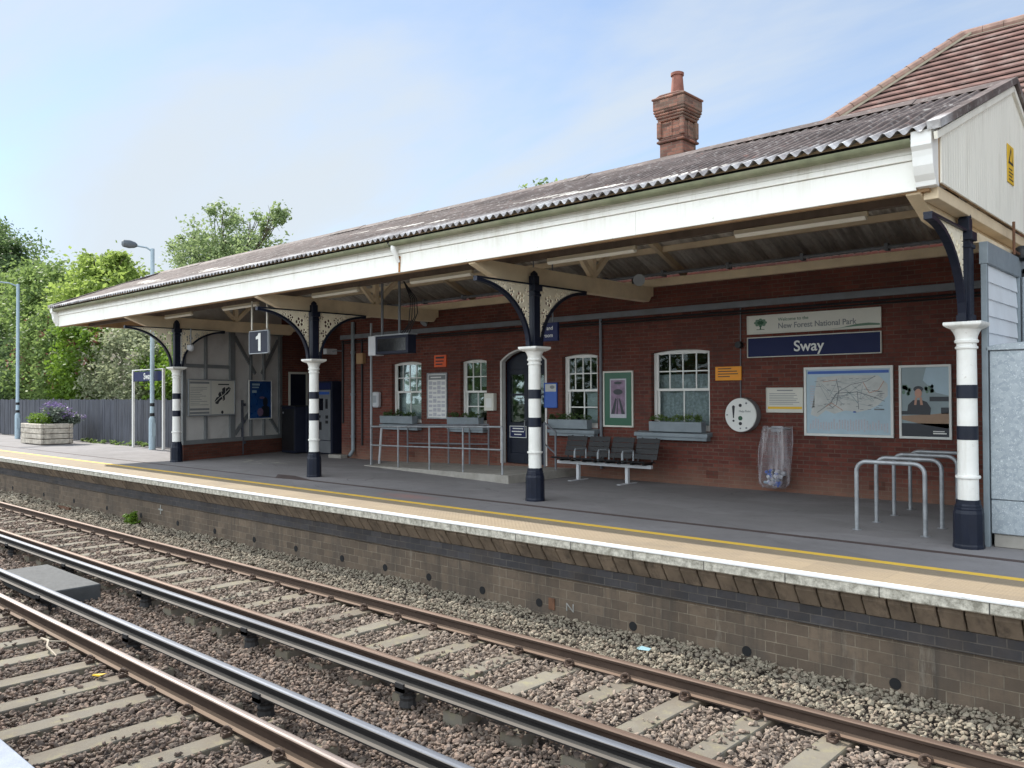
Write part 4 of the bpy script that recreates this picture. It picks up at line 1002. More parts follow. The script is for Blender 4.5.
# ------------------------------------------------------------------ station building
WY = 14.6
sb = thing('station_building', 'long red brick station building with white sash windows under the canopy', 'building', (-11, 16, 0))
def arc(x0, x1, z, rise, n=12):
    w_ = (x1 - x0) / 2; R_ = (w_ * w_ + rise * rise) / (2 * rise); cx = (x0 + x1) / 2
    return [(cx + w_ * (2 * k / n - 1), z + math.sqrt(max(0, R_ * R_ - (w_ * (2 * k / n - 1)) ** 2)) - (R_ - rise)) for k in range(n + 1)]
OPEN = [(-17.82, -16.6, 1.06, 2.65, .055), (-15.12, -14.2, 1.06, 2.635, .05), (-13.74, -12.28, .17, 2.6, .28), (-11.83, -10.85, 1.06, 2.645, .05), (-9.48, -8.14, 1.06, 2.64, .055)]
WX0, WX1, WTOP = -20.1, -2.62, 3.99
wall = MB(); x = WX0
for (a, e, z0, z1, rise) in OPEN:
    wall.box(x, a, WY, WY + .34, -.05, WTOP)
    wall.box(a, e, WY, WY + .34, -.05, z0)
    wall.prism([(a, WTOP), (a, z1)] + arc(a, e, z1, rise)[1:-1] + [(e, z1), (e, WTOP)], 'y', WY, WY + .34)
    x = e
wall.box(x, WX1, WY, WY + .34, -.05, WTOP)
wall.box(WX0, WX0 + .3, WY + .34, 16.0, -.05, WTOP)
wall.box(-24.2, WX0 + .3, 16.0, 16.3, -.05, 4.8)
wall.box(-24.2, -23.9, 15.02, 15.998, -.05, 4.8)
wall.box(WX0 + .3, 6, 16.32, 16.6, 3.6, 4.86)
wall.build('wall', M['brick_red'], sb)
MB().box(WX0 + .3, 6, WY + .35, 16.3, 3.9, 3.985).build('loft_floor', M['ceiling'], sb)
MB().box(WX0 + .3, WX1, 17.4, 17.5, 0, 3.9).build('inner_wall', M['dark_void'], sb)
c = MB()
for k in range(int((WX1 - WX0) / .0)) if False else []: pass
def window(a, e, z0, z1, rise, up, low, name='window', inside=None):
    y = WY + .11
    f = MB(); t_ = .06
    f.box(a, a + t_, y, y + .08, z0, z1); f.box(e - t_, e, y, y + .08, z0, z1); f.box(a + t_, e - t_, y, y + .08, z0, z0 + .07)
    ar = arc(a, e, z1, rise)
    f.prism([(a, z1 - .05), (a, z1)] + ar[1:-1] + [(e, z1), (e, z1 - .05), (e - t_, z1 - .05), (e - t_, z1 - .01)] + [(u, v - .05) for u, v in arc(a + t_, e - t_, z1 - .01, rise)[1:-1]][::-1] + [(a + t_, z1 - .01), (a + t_, z1 - .05)], 'y', y + .002, y + .078)
    fo = f.build(name, M['white_paint'], sb, bevel=.004)
    zm = z0 + (z1 - z0) * .52
    def sash(zb, zt, nx_, nz_, yy):
        s_ = MB(); w2 = .045; xa, xb = a + t_, e - t_
        s_.box(xa, xa + w2, yy, yy + .035, zb, zt); s_.box(xb - w2, xb, yy, yy + .035, zb, zt)
        s_.box(xa + w2, xb - w2, yy, yy + .035, zb, zb + .05); s_.box(xa + w2, xb - w2, yy, yy + .035, zt - .05, zt)
        for k in range(1, nx_):
            xx = xa + (xb - xa) * k / nx_; s_.box(xx - .0125, xx + .0125, yy + .004, yy + .03, zb + .05, zt - .05)
        for k in range(1, nz_):
            zz = zb + (zt - zb) * k / nz_; s_.box(xa + w2, xb - w2, yy + .006, yy + .028, zz - .0125, zz + .0125)
        s_.build('sash', M['white_paint'], fo)
        MB().box(xa + .01, xb - .01, yy + .014, yy + .019, zb + .01, zt - .01).build('pane', M['glass'], fo)
    sash(zm - .02, z1 + rise * .35, up[0], up[1], y + .012); sash(z0 + .06, zm + .03, low[0], low[1], y + .05)
    if inside:
        for (kind, xa, xb, za, zb) in inside:
            n = 24; c = MB()
            vs = []
            for k in range(n + 1):
                xx = a + .03 + (e - a - .06) * (xa + (xb - xa) * k / n); yy = y + .17 + (.012 * math.sin(k * 2.4) if kind == 'curtain' else 0)
                vs += [(xx, yy, z0 + (z1 - z0) * za), (xx, yy, z0 + (z1 - z0) * zb)]
            c.add(vs, [(2 * k, 2 * k + 2, 2 * k + 3, 2 * k + 1) for k in range(n)])
            c.build(kind, M[kind], fo)
    c = MB(); c.prism([(WY - .2, .945), (WY - .02, .955), (WY + .1, .97), (WY + .1, 1.055), (WY - .02, 1.045), (WY - .2, 1.02)], 'x', a - .3, e + .05)
    c.box(a - .26, e + .01, WY - .16, WY - .002, .88, .945)
    c.build('window_sill', M['grey_blue'], sb, bevel=.005)
window(*OPEN[0], (4, 2), (2, 1), inside=[('blind', 0, 1, 0, 1.0)])
window(*OPEN[1], (3, 2), (2, 2), inside=[('blind', .0, .45, .05, .5), ('blind', .45, 1, .6, 1)])
window(*OPEN[3], (4, 2), (2, 2), inside=[('blind', .5, 1, 0, .55)])
window(*OPEN[4], (4, 2), (2, 1), inside=[('curtain', 0, 1, 0, .72)])
# arched door
a, e, z0, z1, rise = OPEN[2]
c = MB(); ou = arc(a, e, z1, rise, 20); inn = arc(a + .055, e - .055, z1 - .01, rise - .03, 20)
c.prism([(a, .17), (a, z1)] + ou[1:-1] + [(e, z1), (e, .17), (e - .055, .17), (e - .055, z1 - .01)] + inn[1:-1][::-1] + [(a + .055, z1 - .01), (a + .055, .17)], 'y', WY - .012, WY + .12)
df = c.build('door_frame', M['screen_panel'], sb)
d = MB(); xa, xb = a + .06, e - .06; xm = (xa + xb) / 2; y = WY + .16
inn2 = arc(xa, xb, z1 - .03, rise - .05, 16)
d.prism([(xa, z1 - .2), (xa, z1 - .03)] + inn2[1:-1] + [(xb, z1 - .03), (xb, z1 - .2)], 'y', y, y + .05)
for (p, q) in ((xa, xm - .004), (xm + .004, xb)):
    d.box(p, p + .11, y, y + .05, .175, z1 - .2); d.box(q - .11, q, y, y + .05, .175, z1 - .2)
    for zz0, zz1 in ((.175, .42), (1.0, 1.14), (z1 - .32, z1 - .2), (1.78, 1.83)): d.box(p + .11, q - .11, y, y + .05, zz0, zz1)
    d.box(p + .11, q - .11, y + .02, y + .04, .42, 1.0)
do = d.build('door', M['navy'], sb, bevel=.005)
for (p, q) in ((xa, xm - .004), (xm + .004, xb)):
    MB().box(p + .105, q - .105, y + .022, y + .028, 1.14, z1 - .3).build('door_glass', M['glass'], do)
c = MB(); c.tube([(xm - .06, y - .05, .95), (xm - .06, y - .05, 1.2)], .012, 8); c.box(xm - .07, xm - .05, y - .05, y, .96, .98); c.box(xm - .07, xm - .05, y - .05, y, 1.17, 1.19); c.build('door_handle', M['galv_tube'], do)
# door plaque
c = MB(); c.box(xa + .1, xa + .63, y - .012, y - .003, .78, 1.06); pq = c.build('door_plaque', M['sign_white'], do)
MB().box(xa + .115, xa + .615, y - .014, y - .0125, .795, 1.045).build('plaque_field', M['navy_sign'], pq) if False else MB().box(xa + .115, xa + .615, y - .014, y - .0125, .795, 1.045).build('plaque_field', M['navy_sign'], do)
c = MB()
for k, (s0, s1) in enumerate(((.2, .53), (.17, .56), (.25, .48))): c.box(xa + s0, xa + s1, y - .0165, y - .015, .985 - k * .07, 1.01 - k * .07)
c.build('plaque_print', M['sign_white'], do)
# plain recessed doorway in the alcove
al = MB(); al.box(-23.898, -23.86, 15.24, 15.30, 0, 2.52); al.box(-23.898, -23.86, 15.9, 15.96, 0, 2.52); al.box(-23.898, -23.86, 15.24, 15.96, 2.523, 2.59); sdf = al.build('side_door_frame', M['sign_cream'], sb)
MB().box(-23.897, -23.875, 15.302, 15.898, 0, 2.52).build('side_door', M['navy'], sb, bevel=.004)
# chimney on the building
def chimney_parts():
    cx, cy = -10.02, 16.6
    c = MB()
    def blk(h0, h1, w): c.box(cx - w, cx + w, cy - w, cy + w, h0, h1)
    blk(4.8, 7.5, .30); blk(7.502, 7.56, .355); blk(7.562, 7.61, .325); blk(7.612, 8.0, .275)
    for sx in (-1, 1):
        for sy in (-1, 1): c.box(cx + sx * .295 - .055, cx + sx * .295 + .055, cy + sy * .295 - .055, cy + sy * .295 + .055, 7.614, 7.998)
    for sx in (-1, 1): c.box(cx + sx * .285 - .022, cx + sx * .285 + .022, cy - .035, cy + .035, 7.614, 7.99); c.box(cx - .035, cx + .035, cy + sx * .285 - .022, cy + sx * .285 + .022, 7.614, 7.99)
    for i, w in enumerate((.335, .36, .385, .405)): blk(8.0 + i * .06, 8.058 + i * .06, w)
    blk(8.24, 8.48, .41); blk(8.482, 8.535, .435)
    c.prism([(cx - .42, 8.537), (cx + .42, 8.537), (cx + .25, 8.6), (cx - .25, 8.6)], 'y', cy - .38, cy + .38)
    ch = c.build('chimney', M['brick_chimney'], sb, bevel=.02)
    p = MB(); p.lathe([(.165, 8.58), (.14, 8.85), (.122, 9.07), (.15, 9.08), (.152, 9.14), (.122, 9.15), (.11, 9.16)], cx, cy, 16); p.build('chimney_pot', M['pot'], ch, smooth=True)
chimney_parts()
# rear roof of the building behind the canopy
c = MB(); c.prism([(16.2, 4.87), (23, 4.87), (19.6, 6.2)], 'x', -25.4, -6); c.build('rear_roof', M['tiles'], sb)
# trunking, pipes and cables along the wall
MB().box(WX0 + .02, WX1 - .05, WY - .07, WY - .002, 3.43, 3.55).build('cable_trunking', M['conduit'], sb, bevel=.004)
c = MB(); c.tube([(WX0 + .05, WY - .05, 3.36), (WX1 - .05, WY - .05, 3.36)], .02, 6); c.tube([(WX0 + .05, WY - .04, 3.31), (WX1 - .05, WY - .04, 3.31)], .014, 6); c.build('cable', M['black'], sb)
c = MB(); c.tube([(-10.73, WY - .04, 3.43), (-10.73, WY - .04, .2)], .034, 10); c.build('conduit_pipe', M['conduit'], sb)
c = MB(); c.tube([(-19.46, WY - .07, 3.9), (-19.46, WY - .07, .25), (-19.46, WY - .2, .08)], .055, 10)
for zz in (.6, 1.8, 3.0): c.tube([(-19.46, WY - .07, zz), (-19.46, WY - .07, zz + .07)], .068, 10)
c.build('drainpipe', M['grey_blue'], sb, smooth=True)
c = MB(); c.tube([(-19.1, WY - .03, 3.4), (-19.1, WY - .03, .4)], .03, 8); c.tube([(-20.0, WY - .03, 3.4), (-20.0, WY - .03, 1.0)], .03, 8); c.build('cable_conduit', M['black'], sb)
MB().box(-19.25, -18.95, WY - .12, WY - .005, 2.7, 3.0).build('junction_box', M['valance_tan'], sb, bevel=.006)
c = MB(); c.tube([(-7.47, WY - .015, 3.43), (-7.48, WY - .015, 1.72)], .012, 6); c.build('wall_cable', M['conduit'], sb)
c = MB(); c.tube([(-7.47, WY - .02, 2.72), (-7.47, WY - .14, 2.72)], .065, 10); c.build('wall_bracket', M['black'], sb)
for vx in (-8.1, -14.0, -5.0, -17):
    v = MB(); v.box(vx - .13, vx + .13, WY - .006, WY - .001, .16, .31); v.build('air_brick', M['brick_plinth'], sb)

# window boxes
def window_box(a, e, label, n, seed):
    t = thing('window_box', label, 'window box', ((a + e) / 2, WY - .08, 1.055), 'window boxes on the sills')
    c = MB(); z0 = 1.047
    c.prism([(WY - .185, z0), (WY - .01, z0 + .006), (WY - .004, z0 + .2), (WY - .2, z0 + .2)], 'x', a, e); c.build('trough', M['grey_blue'], t, bevel=.004)
    m = 9; cs = [(a + (e - a) * (k + .5) / m, WY - .1 + random.uniform(-.03, .03), z0 + .23 + random.uniform(0, .05)) for k in range(m)]
    V, F = leaf_cloud(cs, [(.11, .07, random.uniform(.04, .1)) for _ in range(m)], n, .022, clumps=8); np_mesh('plants', V, F, M['leaf_dark' if seed % 2 else 'leaf_mid'], t)
window_box(-9.42, -8.22, 'grey blue window box of trailing leaves left of the yellow notice', 900, 0)
window_box(-12.1, -11.0, 'grey blue window box between the arched door and the green poster', 700, 1)
window_box(-15.42, -14.3, 'grey blue window box under the window left of the arched door', 700, 1)
window_box(-18.1, -16.75, 'grey blue window box at the far left window', 800, 1)

# ------------------------------------------------------------------ house behind
hs = thing('house', 'house with a steep hipped clay tile roof rising behind the canopy', 'house', (2, 22, 0))
HR = Vector((-5.42, 22, 10.31)); PT = math.tan(math.radians(42.3)); run = 5.3
HX1 = 14
MB().box(HR.x - run + .35, HX1 - .3, HR.y - run + .35, HR.y + run - .35, -.05, HR.z - run * PT).build('wall', M['brick_house'], hs)
def tiles_front():
    """courses of tiles: each one tucks in under the course above and ends in an undercut lip"""
    c = MB(); N = 26; dr = run / N; lift = .085
    for i in range(N):
        ra, rb = max(0, i * dr - .1), (i + 1) * dr
        za, zb = HR.z - ra * PT, HR.z - rb * PT + lift
        rb2 = rb + .03; ru = rb - .1; zu = HR.z - ru * PT + .004
        for kind in ('front', 'back', 'hip'):
            def P(r, z, e):
                if kind == 'hip': return (HR.x - r, HR.y + (-1 if e == 0 else 1) * r, z)
                sg = -1 if kind == 'front' else 1
                return (HR.x - r if e == 0 else HX1, HR.y + sg * r, z)
            rows = [(ra, za), (rb2, zb), (rb2, zb - .035), (ru, zu)]
            c.add([P(r, z, e) for r, z in rows for e in (0, 1)], [(0, 1, 3, 2), (2, 3, 5, 4), (4, 5, 7, 6)])
    return c
rf = tiles_front().build('roof', M['tiles'], hs)
c = MB()
x = HR.x
while x < HX1 - .4:
    c.tube([(x, HR.y, HR.z + .03), (x + .43, HR.y, HR.z + .03)], .13, 10); x += .44
c.build('ridge_tiles', M['ridge_tile'], rf)
c = MB(); dv = Vector((-1, -1, -PT)); L = dv.length; dn = dv / L; s_ = 0
while s_ < run * L - .3:
    p = HR + dn * s_; c.tube([p + Vector((0, 0, .04)), p + dn * .40 + Vector((0, 0, .055))], .13, 10); s_ += .41
dv2 = Vector((-1, 1, -PT)); dn2 = dv2 / L; s_ = 0
while s_ < run * L - .3:
    p = HR + dn2 * s_; c.tube([p + Vector((0, 0, .04)), p + dn2 * .40 + Vector((0, 0, .055))], .13, 10); s_ += .41
c.build('hip_tiles', M['ridge_tile'], rf)
c = MB(); c.bar(HR + Vector((.16, -.1, .02)), HR + dn * run * L + Vector((.16, -.05, .03)), .12, .05); c.bar(HR + Vector((.1, -.16, -.1)), Vector((HX1, HR.y - .16, HR.z - .1)), .1, .05)
c.build('mortar_fillet', M['lead'], rf)

# ------------------------------------------------------------------ timber end screen (left)
A2 = Vector((-22.52, 10.96, 0)); B2 = Vector((-23.894, 15.0, 0)); dd = (B2 - A2).normalized()
EX = Matrix([[dd.x, -dd.y, 0, A2.x], [dd.y, dd.x, 0, A2.y], [0, 0, 1, 0], [0, 0, 0, 1]])
LEN = 4.28
es = thing('timber_end_screen', 'grey timber framed end screen with pale panels on a brick plinth', 'screen wall', tuple(A2))
MB(EX).box(0, LEN, -.06, .16, -.02, .44).build('plinth', M['brick_plinth'], es)
MB(EX).box(0, LEN, .03, .07, .44, 4.85).build('panel_boards', M['screen_panel'], es)
c = MB(EX); c.box(0, LEN, -.06, .1, .442, .56); c.box(0, LEN, -.05, .09, 3.74, 3.95); c.box(0, 1.9, -.025, .08, 2.62, 2.72)
for s0, w_ in ((0, .12), (.85, .09), (1.86, .22), (2.75, .08), (3.35, .08), (4.1, .14)): c.box(s0, s0 + w_, -.04, .09, .561, 3.739)
c.build('timber_frame', M['screen_grey'], es, bevel=.006)
for (s0, za, s1, zb) in ((2.1, 3.6, 3.0, 2.5), (4.08, 3.6, 3.3, 2.5), (2.1, .65, 2.95, 1.5), (4.08, .65, 3.35, 1.5)): MB(EX).bar((s0, .01, za), (s1, .01, zb), .11, .05, (0, 1, 0)).build('brace', M['screen_grey'], es)

def framed(name, label, cat, x0, x1, z0, z1, y, frame, face, X=None, fw=.035, group=None):
    cxx = (x0 + x1) / 2; loc = Vector((cxx, y, z0)); loc = X @ loc if X is not None else loc
    t = thing(name, label, cat, tuple(loc), group)
    c = MB(X); c.box(x0, x1, y - .045, y - .003, z0, z0 + fw); c.box(x0, x1, y - .045, y - .003, z1 - fw, z1); c.box(x0, x0 + fw, y - .045, y - .003, z0 + fw, z1 - fw); c.box(x1 - fw, x1, y - .045, y - .003, z0 + fw, z1 - fw)
    c.build('frame', M[frame], t, bevel=.004)
    MB(X).box(x0 + fw, x1 - fw, y - .03, y - .004, z0 + fw, z1 - fw).build('sheet', M[face], t)
    return t
def rects(t, name, mat, y, rs, X=None, lay=1):
    c = MB(X)
    for (a, e, z0, z1) in rs: c.box(a, e, y - .03 - .002 * lay, y - .0305 - .002 * (lay - 1), z0, z1)
    return c.build(name, M[mat], t)
def polys(t, name, mat, y, ps, X=None, lay=1):
    c = MB(X)
    for p in ps: c.prism(p, 'y', y - .03 - .002 * lay, y - .0305 - .002 * (lay - 1))
    return c.build(name, M[mat], t)
def ell(cx, cz, rx, rz, n=18): return [(cx + rx * math.cos(2 * PI * k / n), cz + rz * math.sin(2 * PI * k / n)) for k in range(n)]
def stroke(pts, w_):
    out = []
    for p, q in zip(pts[:-1], pts[1:]):
        p, q = Vector(p), Vector(q); d = (q - p); 
        if d.length < 1e-6: continue
        d.normalize(); n = Vector((-d.y, d.x)) * w_ / 2
        out.append([tuple(p + n), tuple(q + n), tuple(q - n), tuple(p - n)])
    return out

# boards on the end screen
t = framed('information_board', 'wide pale information board with a street map on the end screen', 'notice board', .14, 2.0, 1.24, 2.29, -.06, 'steel_grey', 'sign_cream', EX)
rects(t, 'board_print', 'ink_grey', -.06, [(.2, .95, 2.16, 2.22), (.2, .95, 1.4, 1.46), (.2, .95, 1.3, 1.36)] + [(.22, .22 + random.uniform(.3, .7), 1.55 + k * .05, 1.563 + k * .05) for k in range(11)], EX)
MB(EX).box(1.0, 1.02, -.094, -.0905, 1.28, 2.25).build('board_divider', M['steel_grey'], t)
rects(t, 'map_title', 'ink', -.06, [(1.3, 1.75, 2.13, 2.165)], EX)
polys(t, 'map_shape', 'ink', -.06, [[(1.16, 1.66), (1.2, 1.58), (1.3, 1.57), (1.36, 1.66), (1.46, 1.72), (1.5, 1.66), (1.58, 1.7), (1.57, 1.82), (1.68, 1.86), (1.78, 1.95), (1.82, 2.03), (1.74, 2.08), (1.64, 2.03), (1.56, 2.07), (1.46, 2.02), (1.47, 1.94), (1.36, 1.93), (1.3, 1.86), (1.33, 1.79), (1.24, 1.77)]], EX)
polys(t, 'map_key', 'ink', -.06, [ell(1.47, 1.33, .05, .05)], EX)
polys(t, 'map_roads', 'sign_cream', -.06, stroke([(1.18, 1.63), (1.36, 1.76), (1.52, 1.84), (1.76, 2.02)], .022) + stroke([(1.4, 1.95), (1.47, 1.8), (1.5, 1.68)], .02) + stroke([(1.6, 1.88), (1.6, 2.05)], .02), EX, 2)
t = framed('poster', 'blue portrait poster on the timber end screen', 'poster', 2.6, 3.66, 1.08, 2.3, -.06, 'sign_white', 'poster_blue', EX)
polys(t, 'poster_figure', 'poster_dark', -.06, [ell(3.35, 1.62, .12, .15), [(3.1, 1.15), (3.55, 1.15), (3.55, 1.45), (3.42, 1.5), (3.2, 1.48), (3.12, 1.35)]], EX)
polys(t, 'poster_face', 'poster_mauve', -.06, [ell(3.12, 1.3, .14, .13), ell(3.2, 1.75, .12, .04)], EX, 2)
rects(t, 'poster_title', 'poster_sky', -.06, [(2.75, 3.1, 2.13, 2.19), (2.75, 3.05, 2.05, 2.09), (2.75, 2.95, 1.9, 1.98)], EX)

# ------------------------------------------------------------------ right weatherboarded screen and cabinet
ws = thing('weatherboard_screen', 'white weatherboarded end wall behind the right hand column', 'screen wall', (-2.6, 12.5, 0))
c = MB(); z_ = .3
while z_ < 3.3:
    c.prism([(-2.5, z_), (-2.475, z_), (-2.492, z_ + .2), (-2.5, z_ + .2)], 'y', 10.98, 12.5); c.prism([(-2.5, z_), (-2.475, z_), (-2.492, z_ + .2), (-2.5, z_ + .2)], 'y', 12.62, 14.58)
    z_ += .2
c.build('boards', M['sheet_white'], ws)
c = MB(); c.box(-2.535, -2.47, 10.9, 10.975, 0, 3.3); c.box(-2.58, -2.45, 12.505, 12.615, 0, 3.3); c.box(-2.55, -2.505, 10.976, 14.58, 0, 3.3); c.box(-2.55, -2.455, 10.9, 14.58, 3.302, 3.56)
c.build('timber_frame', M['grey_blue'], ws, bevel=.005)
MB().box(-2.72, -2.56, 10.95, 14.58, 3.562, 3.675).build('head_beam', M['cream_paint'], ws)
c = MB(); c.tube([(-2.41, 12.56, 3.3), (-2.41, 12.56, .1)], .035, 10); c.build('drainpipe', M['steel_grey'], ws, smooth=True)
gc = thing('metal_cabinet', 'tall galvanised speckled metal cabinet at the right edge', 'cabinet', (-1.2, 11.4, 0))
c = MB(); c.box(-2.46, 0.4, 10.93, 11.9, .16, .55); c.build('lower_panel', M['galv_sheet'], gc, bevel=.008)
c = MB(); c.box(-2.46, 0.4, 10.925, 11.9, .556, 2.28); c.build('upper_panel', M['galv_sheet'], gc, bevel=.008)
n = 10; prof = [(-2.48, 2.285)] + [(-1.03 + 1.47 * math.cos(PI - PI * k / 16) * 1.0, 2.3 + .09 * math.sin(PI * k / 16) ** .6) for k in range(17)] + [(.42, 2.285)]
MB().prism(prof, 'y', 10.9, 11.92).build('lid', M['galv_sheet'], gc, bevel=.006)
MB().box(-2.44, .4, 10.96, 11.9, 0, .155).build('plinth', M['concrete'], gc, bevel=.01)
sbk = thing('scroll_bracket', 'black scrolled iron bracket on the right end wall', 'bracket', (-2.4, 12.7, 3.2))
c = MB(); c.box(-2.44, -2.41, 12.62, 13.3, 3.36, 3.42); c.box(-2.44, -2.41, 12.62, 12.68, 3.0, 3.42); c.tube([(-2.425, 12.7, 3.03), (-2.425, 12.95, 3.14), (-2.425, 13.25, 3.36)], .02, 6)
c.build('arm', M['black'], sbk)
c = MB(); c.tube([(-2.425, 12.88 + .09 * math.cos(a) * (1 - a / 12), 3.27 + .07 * math.sin(a) * (1 - a / 12)) for a in np.linspace(0, 9, 26)], .012, 6); c.build('scroll', M['sign_white'], sbk)
cl = thing('cctv_camera', 'small dark security camera under the right gable boards', 'camera', (-2.46, 12.5, 3.7))
c = MB(); c.tube([(-2.45, 12.2, 3.98), (-2.45, 12.2, 3.56)], .018, 6); c.tube([(-2.45, 12.2, 3.6), (-2.45, 12.5, 3.6)], .018, 6); c.build('bracket', M['rust'], cl)
c = MB(); c.lathe([(.05, 0), (.11, .03), (.12, .1), (.1, .16), (.04, .2)], -2.44, 12.6, 12, 3.52); c.build('housing', M['black'], cl, smooth=True)

# ------------------------------------------------------------------ signs and posters on the brick wall
y = WY
t = framed('welcome_sign', 'white welcome sign with a tree emblem above the navy station name', 'sign', -7.33, -4.89, 2.905, 3.255, y, 'sign_cream', 'sign_cream', fw=.02)
text('sign_lettering', 'Welcome to the', -6.72, y - .0325, 3.155, .085, M['ink_mid'], t, align='LEFT', bold=.001)
text('sign_lettering', 'New Forest National Park', -6.72, y - .0325, 3.035, .142, M['ink_grey'], t, align='LEFT', bold=.002, sx=.93)
cr = [ell(-7.05 + .11 * math.cos(k * .9), 3.11 + .045 * math.sin(k * 1.7) + .012 * k / 3, .05, .04, 10) for k in range(8)]
polys(t, 'tree_emblem', 'ink_green', y, [ell(-7.06, 3.12, .1, .06)], lay=1)
polys(t, 'tree_emblem_leaf', 'ink_mid', y, [ell(-7.06 + .095 * math.cos(k * .785), 3.115 + .055 * math.sin(k * .785), .035, .026, 8) for k in range(8)], lay=2)
polys(t, 'tree_trunk_emblem', 'ink_green', y, [[(-7.075, 2.99), (-7.045, 2.99), (-7.05, 3.07), (-7.07, 3.07)], [(-7.14, 2.985), (-6.98, 2.985), (-6.98, 2.995), (-7.14, 2.995)]], lay=3)
polys(t, 'hill_emblem', 'ink_mid', y, [[(-5.75, 2.926), (-5.55, 2.945), (-5.3, 2.99), (-5.1, 3.0), (-4.915, 2.98), (-4.915, 2.95), (-5.1, 2.955), (-5.3, 2.95)]], lay=1)
t = framed('station_name_sign', 'long navy station name sign with pale border on the brick wall', 'sign', -7.33, -4.89, 2.47, 2.85, y, 'sign_cream', 'navy_sign', fw=.017)
text('sign_lettering', 'Sway', -6.15, y - .0325, 2.645, .27, M['sign_white'], t, bold=.004)
t = framed('rail_map_poster', 'large pale blue rail network map poster in a silver frame', 'poster', -6.24, -4.71, 1.045, 2.262, y, 'sign_white', 'poster_sky', fw=.045)
rects(t, 'map_header', 'blue_print', y, [(-6.17, -4.78, 2.14, 2.19)])
polys(t, 'map_land', 'poster_land', y, [[(-6.12, 1.42), (-6.0, 1.38), (-5.85, 1.5), (-5.7, 1.44), (-5.5, 1.5), (-5.3, 1.47), (-5.1, 1.52), (-4.95, 1.6), (-4.8, 1.75), (-4.8, 1.95), (-4.95, 2.1), (-5.6, 2.11), (-6.0, 2.08), (-6.05, 1.8)]])
polys(t, 'map_routes', 'ink_grey', y, stroke([(-6.0, 1.46), (-5.8, 1.6), (-5.73, 1.55), (-5.66, 1.6), (-5.62, 1.84), (-5.66, 2.05)], .012) + stroke([(-5.78, 1.6), (-5.66, 1.8), (-5.3, 1.82), (-5.0, 1.72), (-4.85, 1.66)], .012) + stroke([(-5.64, 1.82), (-5.4, 1.95), (-5.15, 2.0), (-5.0, 2.09)], .01) + stroke([(-5.3, 1.82), (-5.28, 1.52)], .01), lay=2)
for rt in ([(-5.85, 1.56), (-5.75, 1.63), (-5.55, 1.5)], [(-5.2, 1.98), (-5.1, 1.8), (-4.95, 1.85), (-4.86, 2.0)], [(-5.9, 2.0), (-5.65, 2.03)]): polys(t, 'red_route', 'poster_skin', y, stroke(rt, .01), lay=3)
rects(t, 'map_index_print', 'poster_text', y, [(-6.14 + k * .047, -6.14 + k * .047 + .026, 1.13 + random.uniform(0, .05), 1.26 + random.uniform(0, .1)) for k in range(29)])
rects(t, 'map_legend', 'poster_text', y, [(-6.13, -6.05, 1.55 + k * .045, 1.575 + k * .045) for k in range(9)])
polys(t, 'map_minor_routes', 'poster_wall', y, [q for _ in range(34) for q in stroke([(lambda a, e: (a, e))(random.uniform(-6.0, -4.95), random.uniform(1.55, 2.08))] * 1 + [(0, 0)] * 0 + [(random.uniform(-6.0, -4.95), random.uniform(1.55, 2.08))], .006) if abs(q[0][0] - q[1][0]) < .5], lay=2)
rects(t, 'map_place_print', 'ink_grey', y, [(a, a + random.uniform(.03, .08), e, e + .008) for a, e in [(random.uniform(-6.05, -4.9), random.uniform(1.5, 2.09)) for _ in range(60)]], lay=4)
polys(t, 'map_sea_band', 'blue_print', y, [ell(-5.35, 1.475, .03, .012, 8)], lay=3)
rects(t, 'map_key', 'ink_grey', y, [(-5.02, -4.86, 1.51, 1.535)], lay=4)
t = framed('poster', 'portrait poster of a man sitting at a desk, right of the rail map', 'poster', -4.62, -3.82, 1.045, 2.255, y, 'sign_white', 'poster_wall', fw=.04)
polys(t, 'wall_light', 'poster_sky', y, [[(-4.2, 2.21), (-3.86, 2.21), (-3.86, 1.75), (-4.05, 1.8), (-4.25, 2.0)]])
rects(t, 'desk_panel', 'poster_dark', y, [(-4.58, -3.86, 1.085, 1.3)])
polys(t, 'desk_top', 'poster_desk', y, [[(-4.58, 1.42), (-4.1, 1.45), (-3.86, 1.48), (-3.86, 1.22), (-4.2, 1.27), (-4.58, 1.36)]])
rects(t, 'shelf', 'poster_dark', y, [(-4.15, -3.86, 1.66, 1.735), (-4.58, -4.45, 1.44, 1.5), (-3.98, -3.86, 1.46, 1.56)])
polys(t, 'man_body', 'poster_dark', y, [[(-4.5, 1.44), (-4.14, 1.44), (-4.13, 1.55), (-4.19, 1.65), (-4.27, 1.68), (-4.4, 1.68), (-4.48, 1.6)], ell(-4.32, 1.86, .075, .05)], lay=2)
for px_, n_ in ((-4.5, 14), (-4.16, 10)): polys(t, 'plant_print', 'ink_mid', y, [ell(px_ + random.uniform(-.06, .06), 1.84 + random.uniform(-.07, .07), .024, .034, 8) for _ in range(n_)])
polys(t, 'man_face', 'poster_skin', y, [ell(-4.32, 1.79, .055, .075), [(-4.385, 1.6), (-4.35, 1.6), (-4.335, 1.72), (-4.37, 1.73)], [(-4.29, 1.6), (-4.25, 1.6), (-4.27, 1.73), (-4.3, 1.72)]], lay=3)
rects(t, 'poster_print', 'sign_white', y, [(-4.1, -3.9, 1.13, 1.15), (-4.1, -3.93, 1.165, 1.18)], lay=3)
t = framed('notice', 'small cream notice with a yellow stripe above the rubbish bag', 'notice', -6.96, -6.256, 1.45, 1.908, y, 'sign_cream', 'sign_cream', fw=.012)
rects(t, 'notice_print', 'ink_grey', y, [(-6.75, -6.45, 1.845, 1.865)] + [(-6.9, -6.9 + random.uniform(.45, .57), 1.6 + k * .032, 1.61 + k * .032) for k in range(7)])
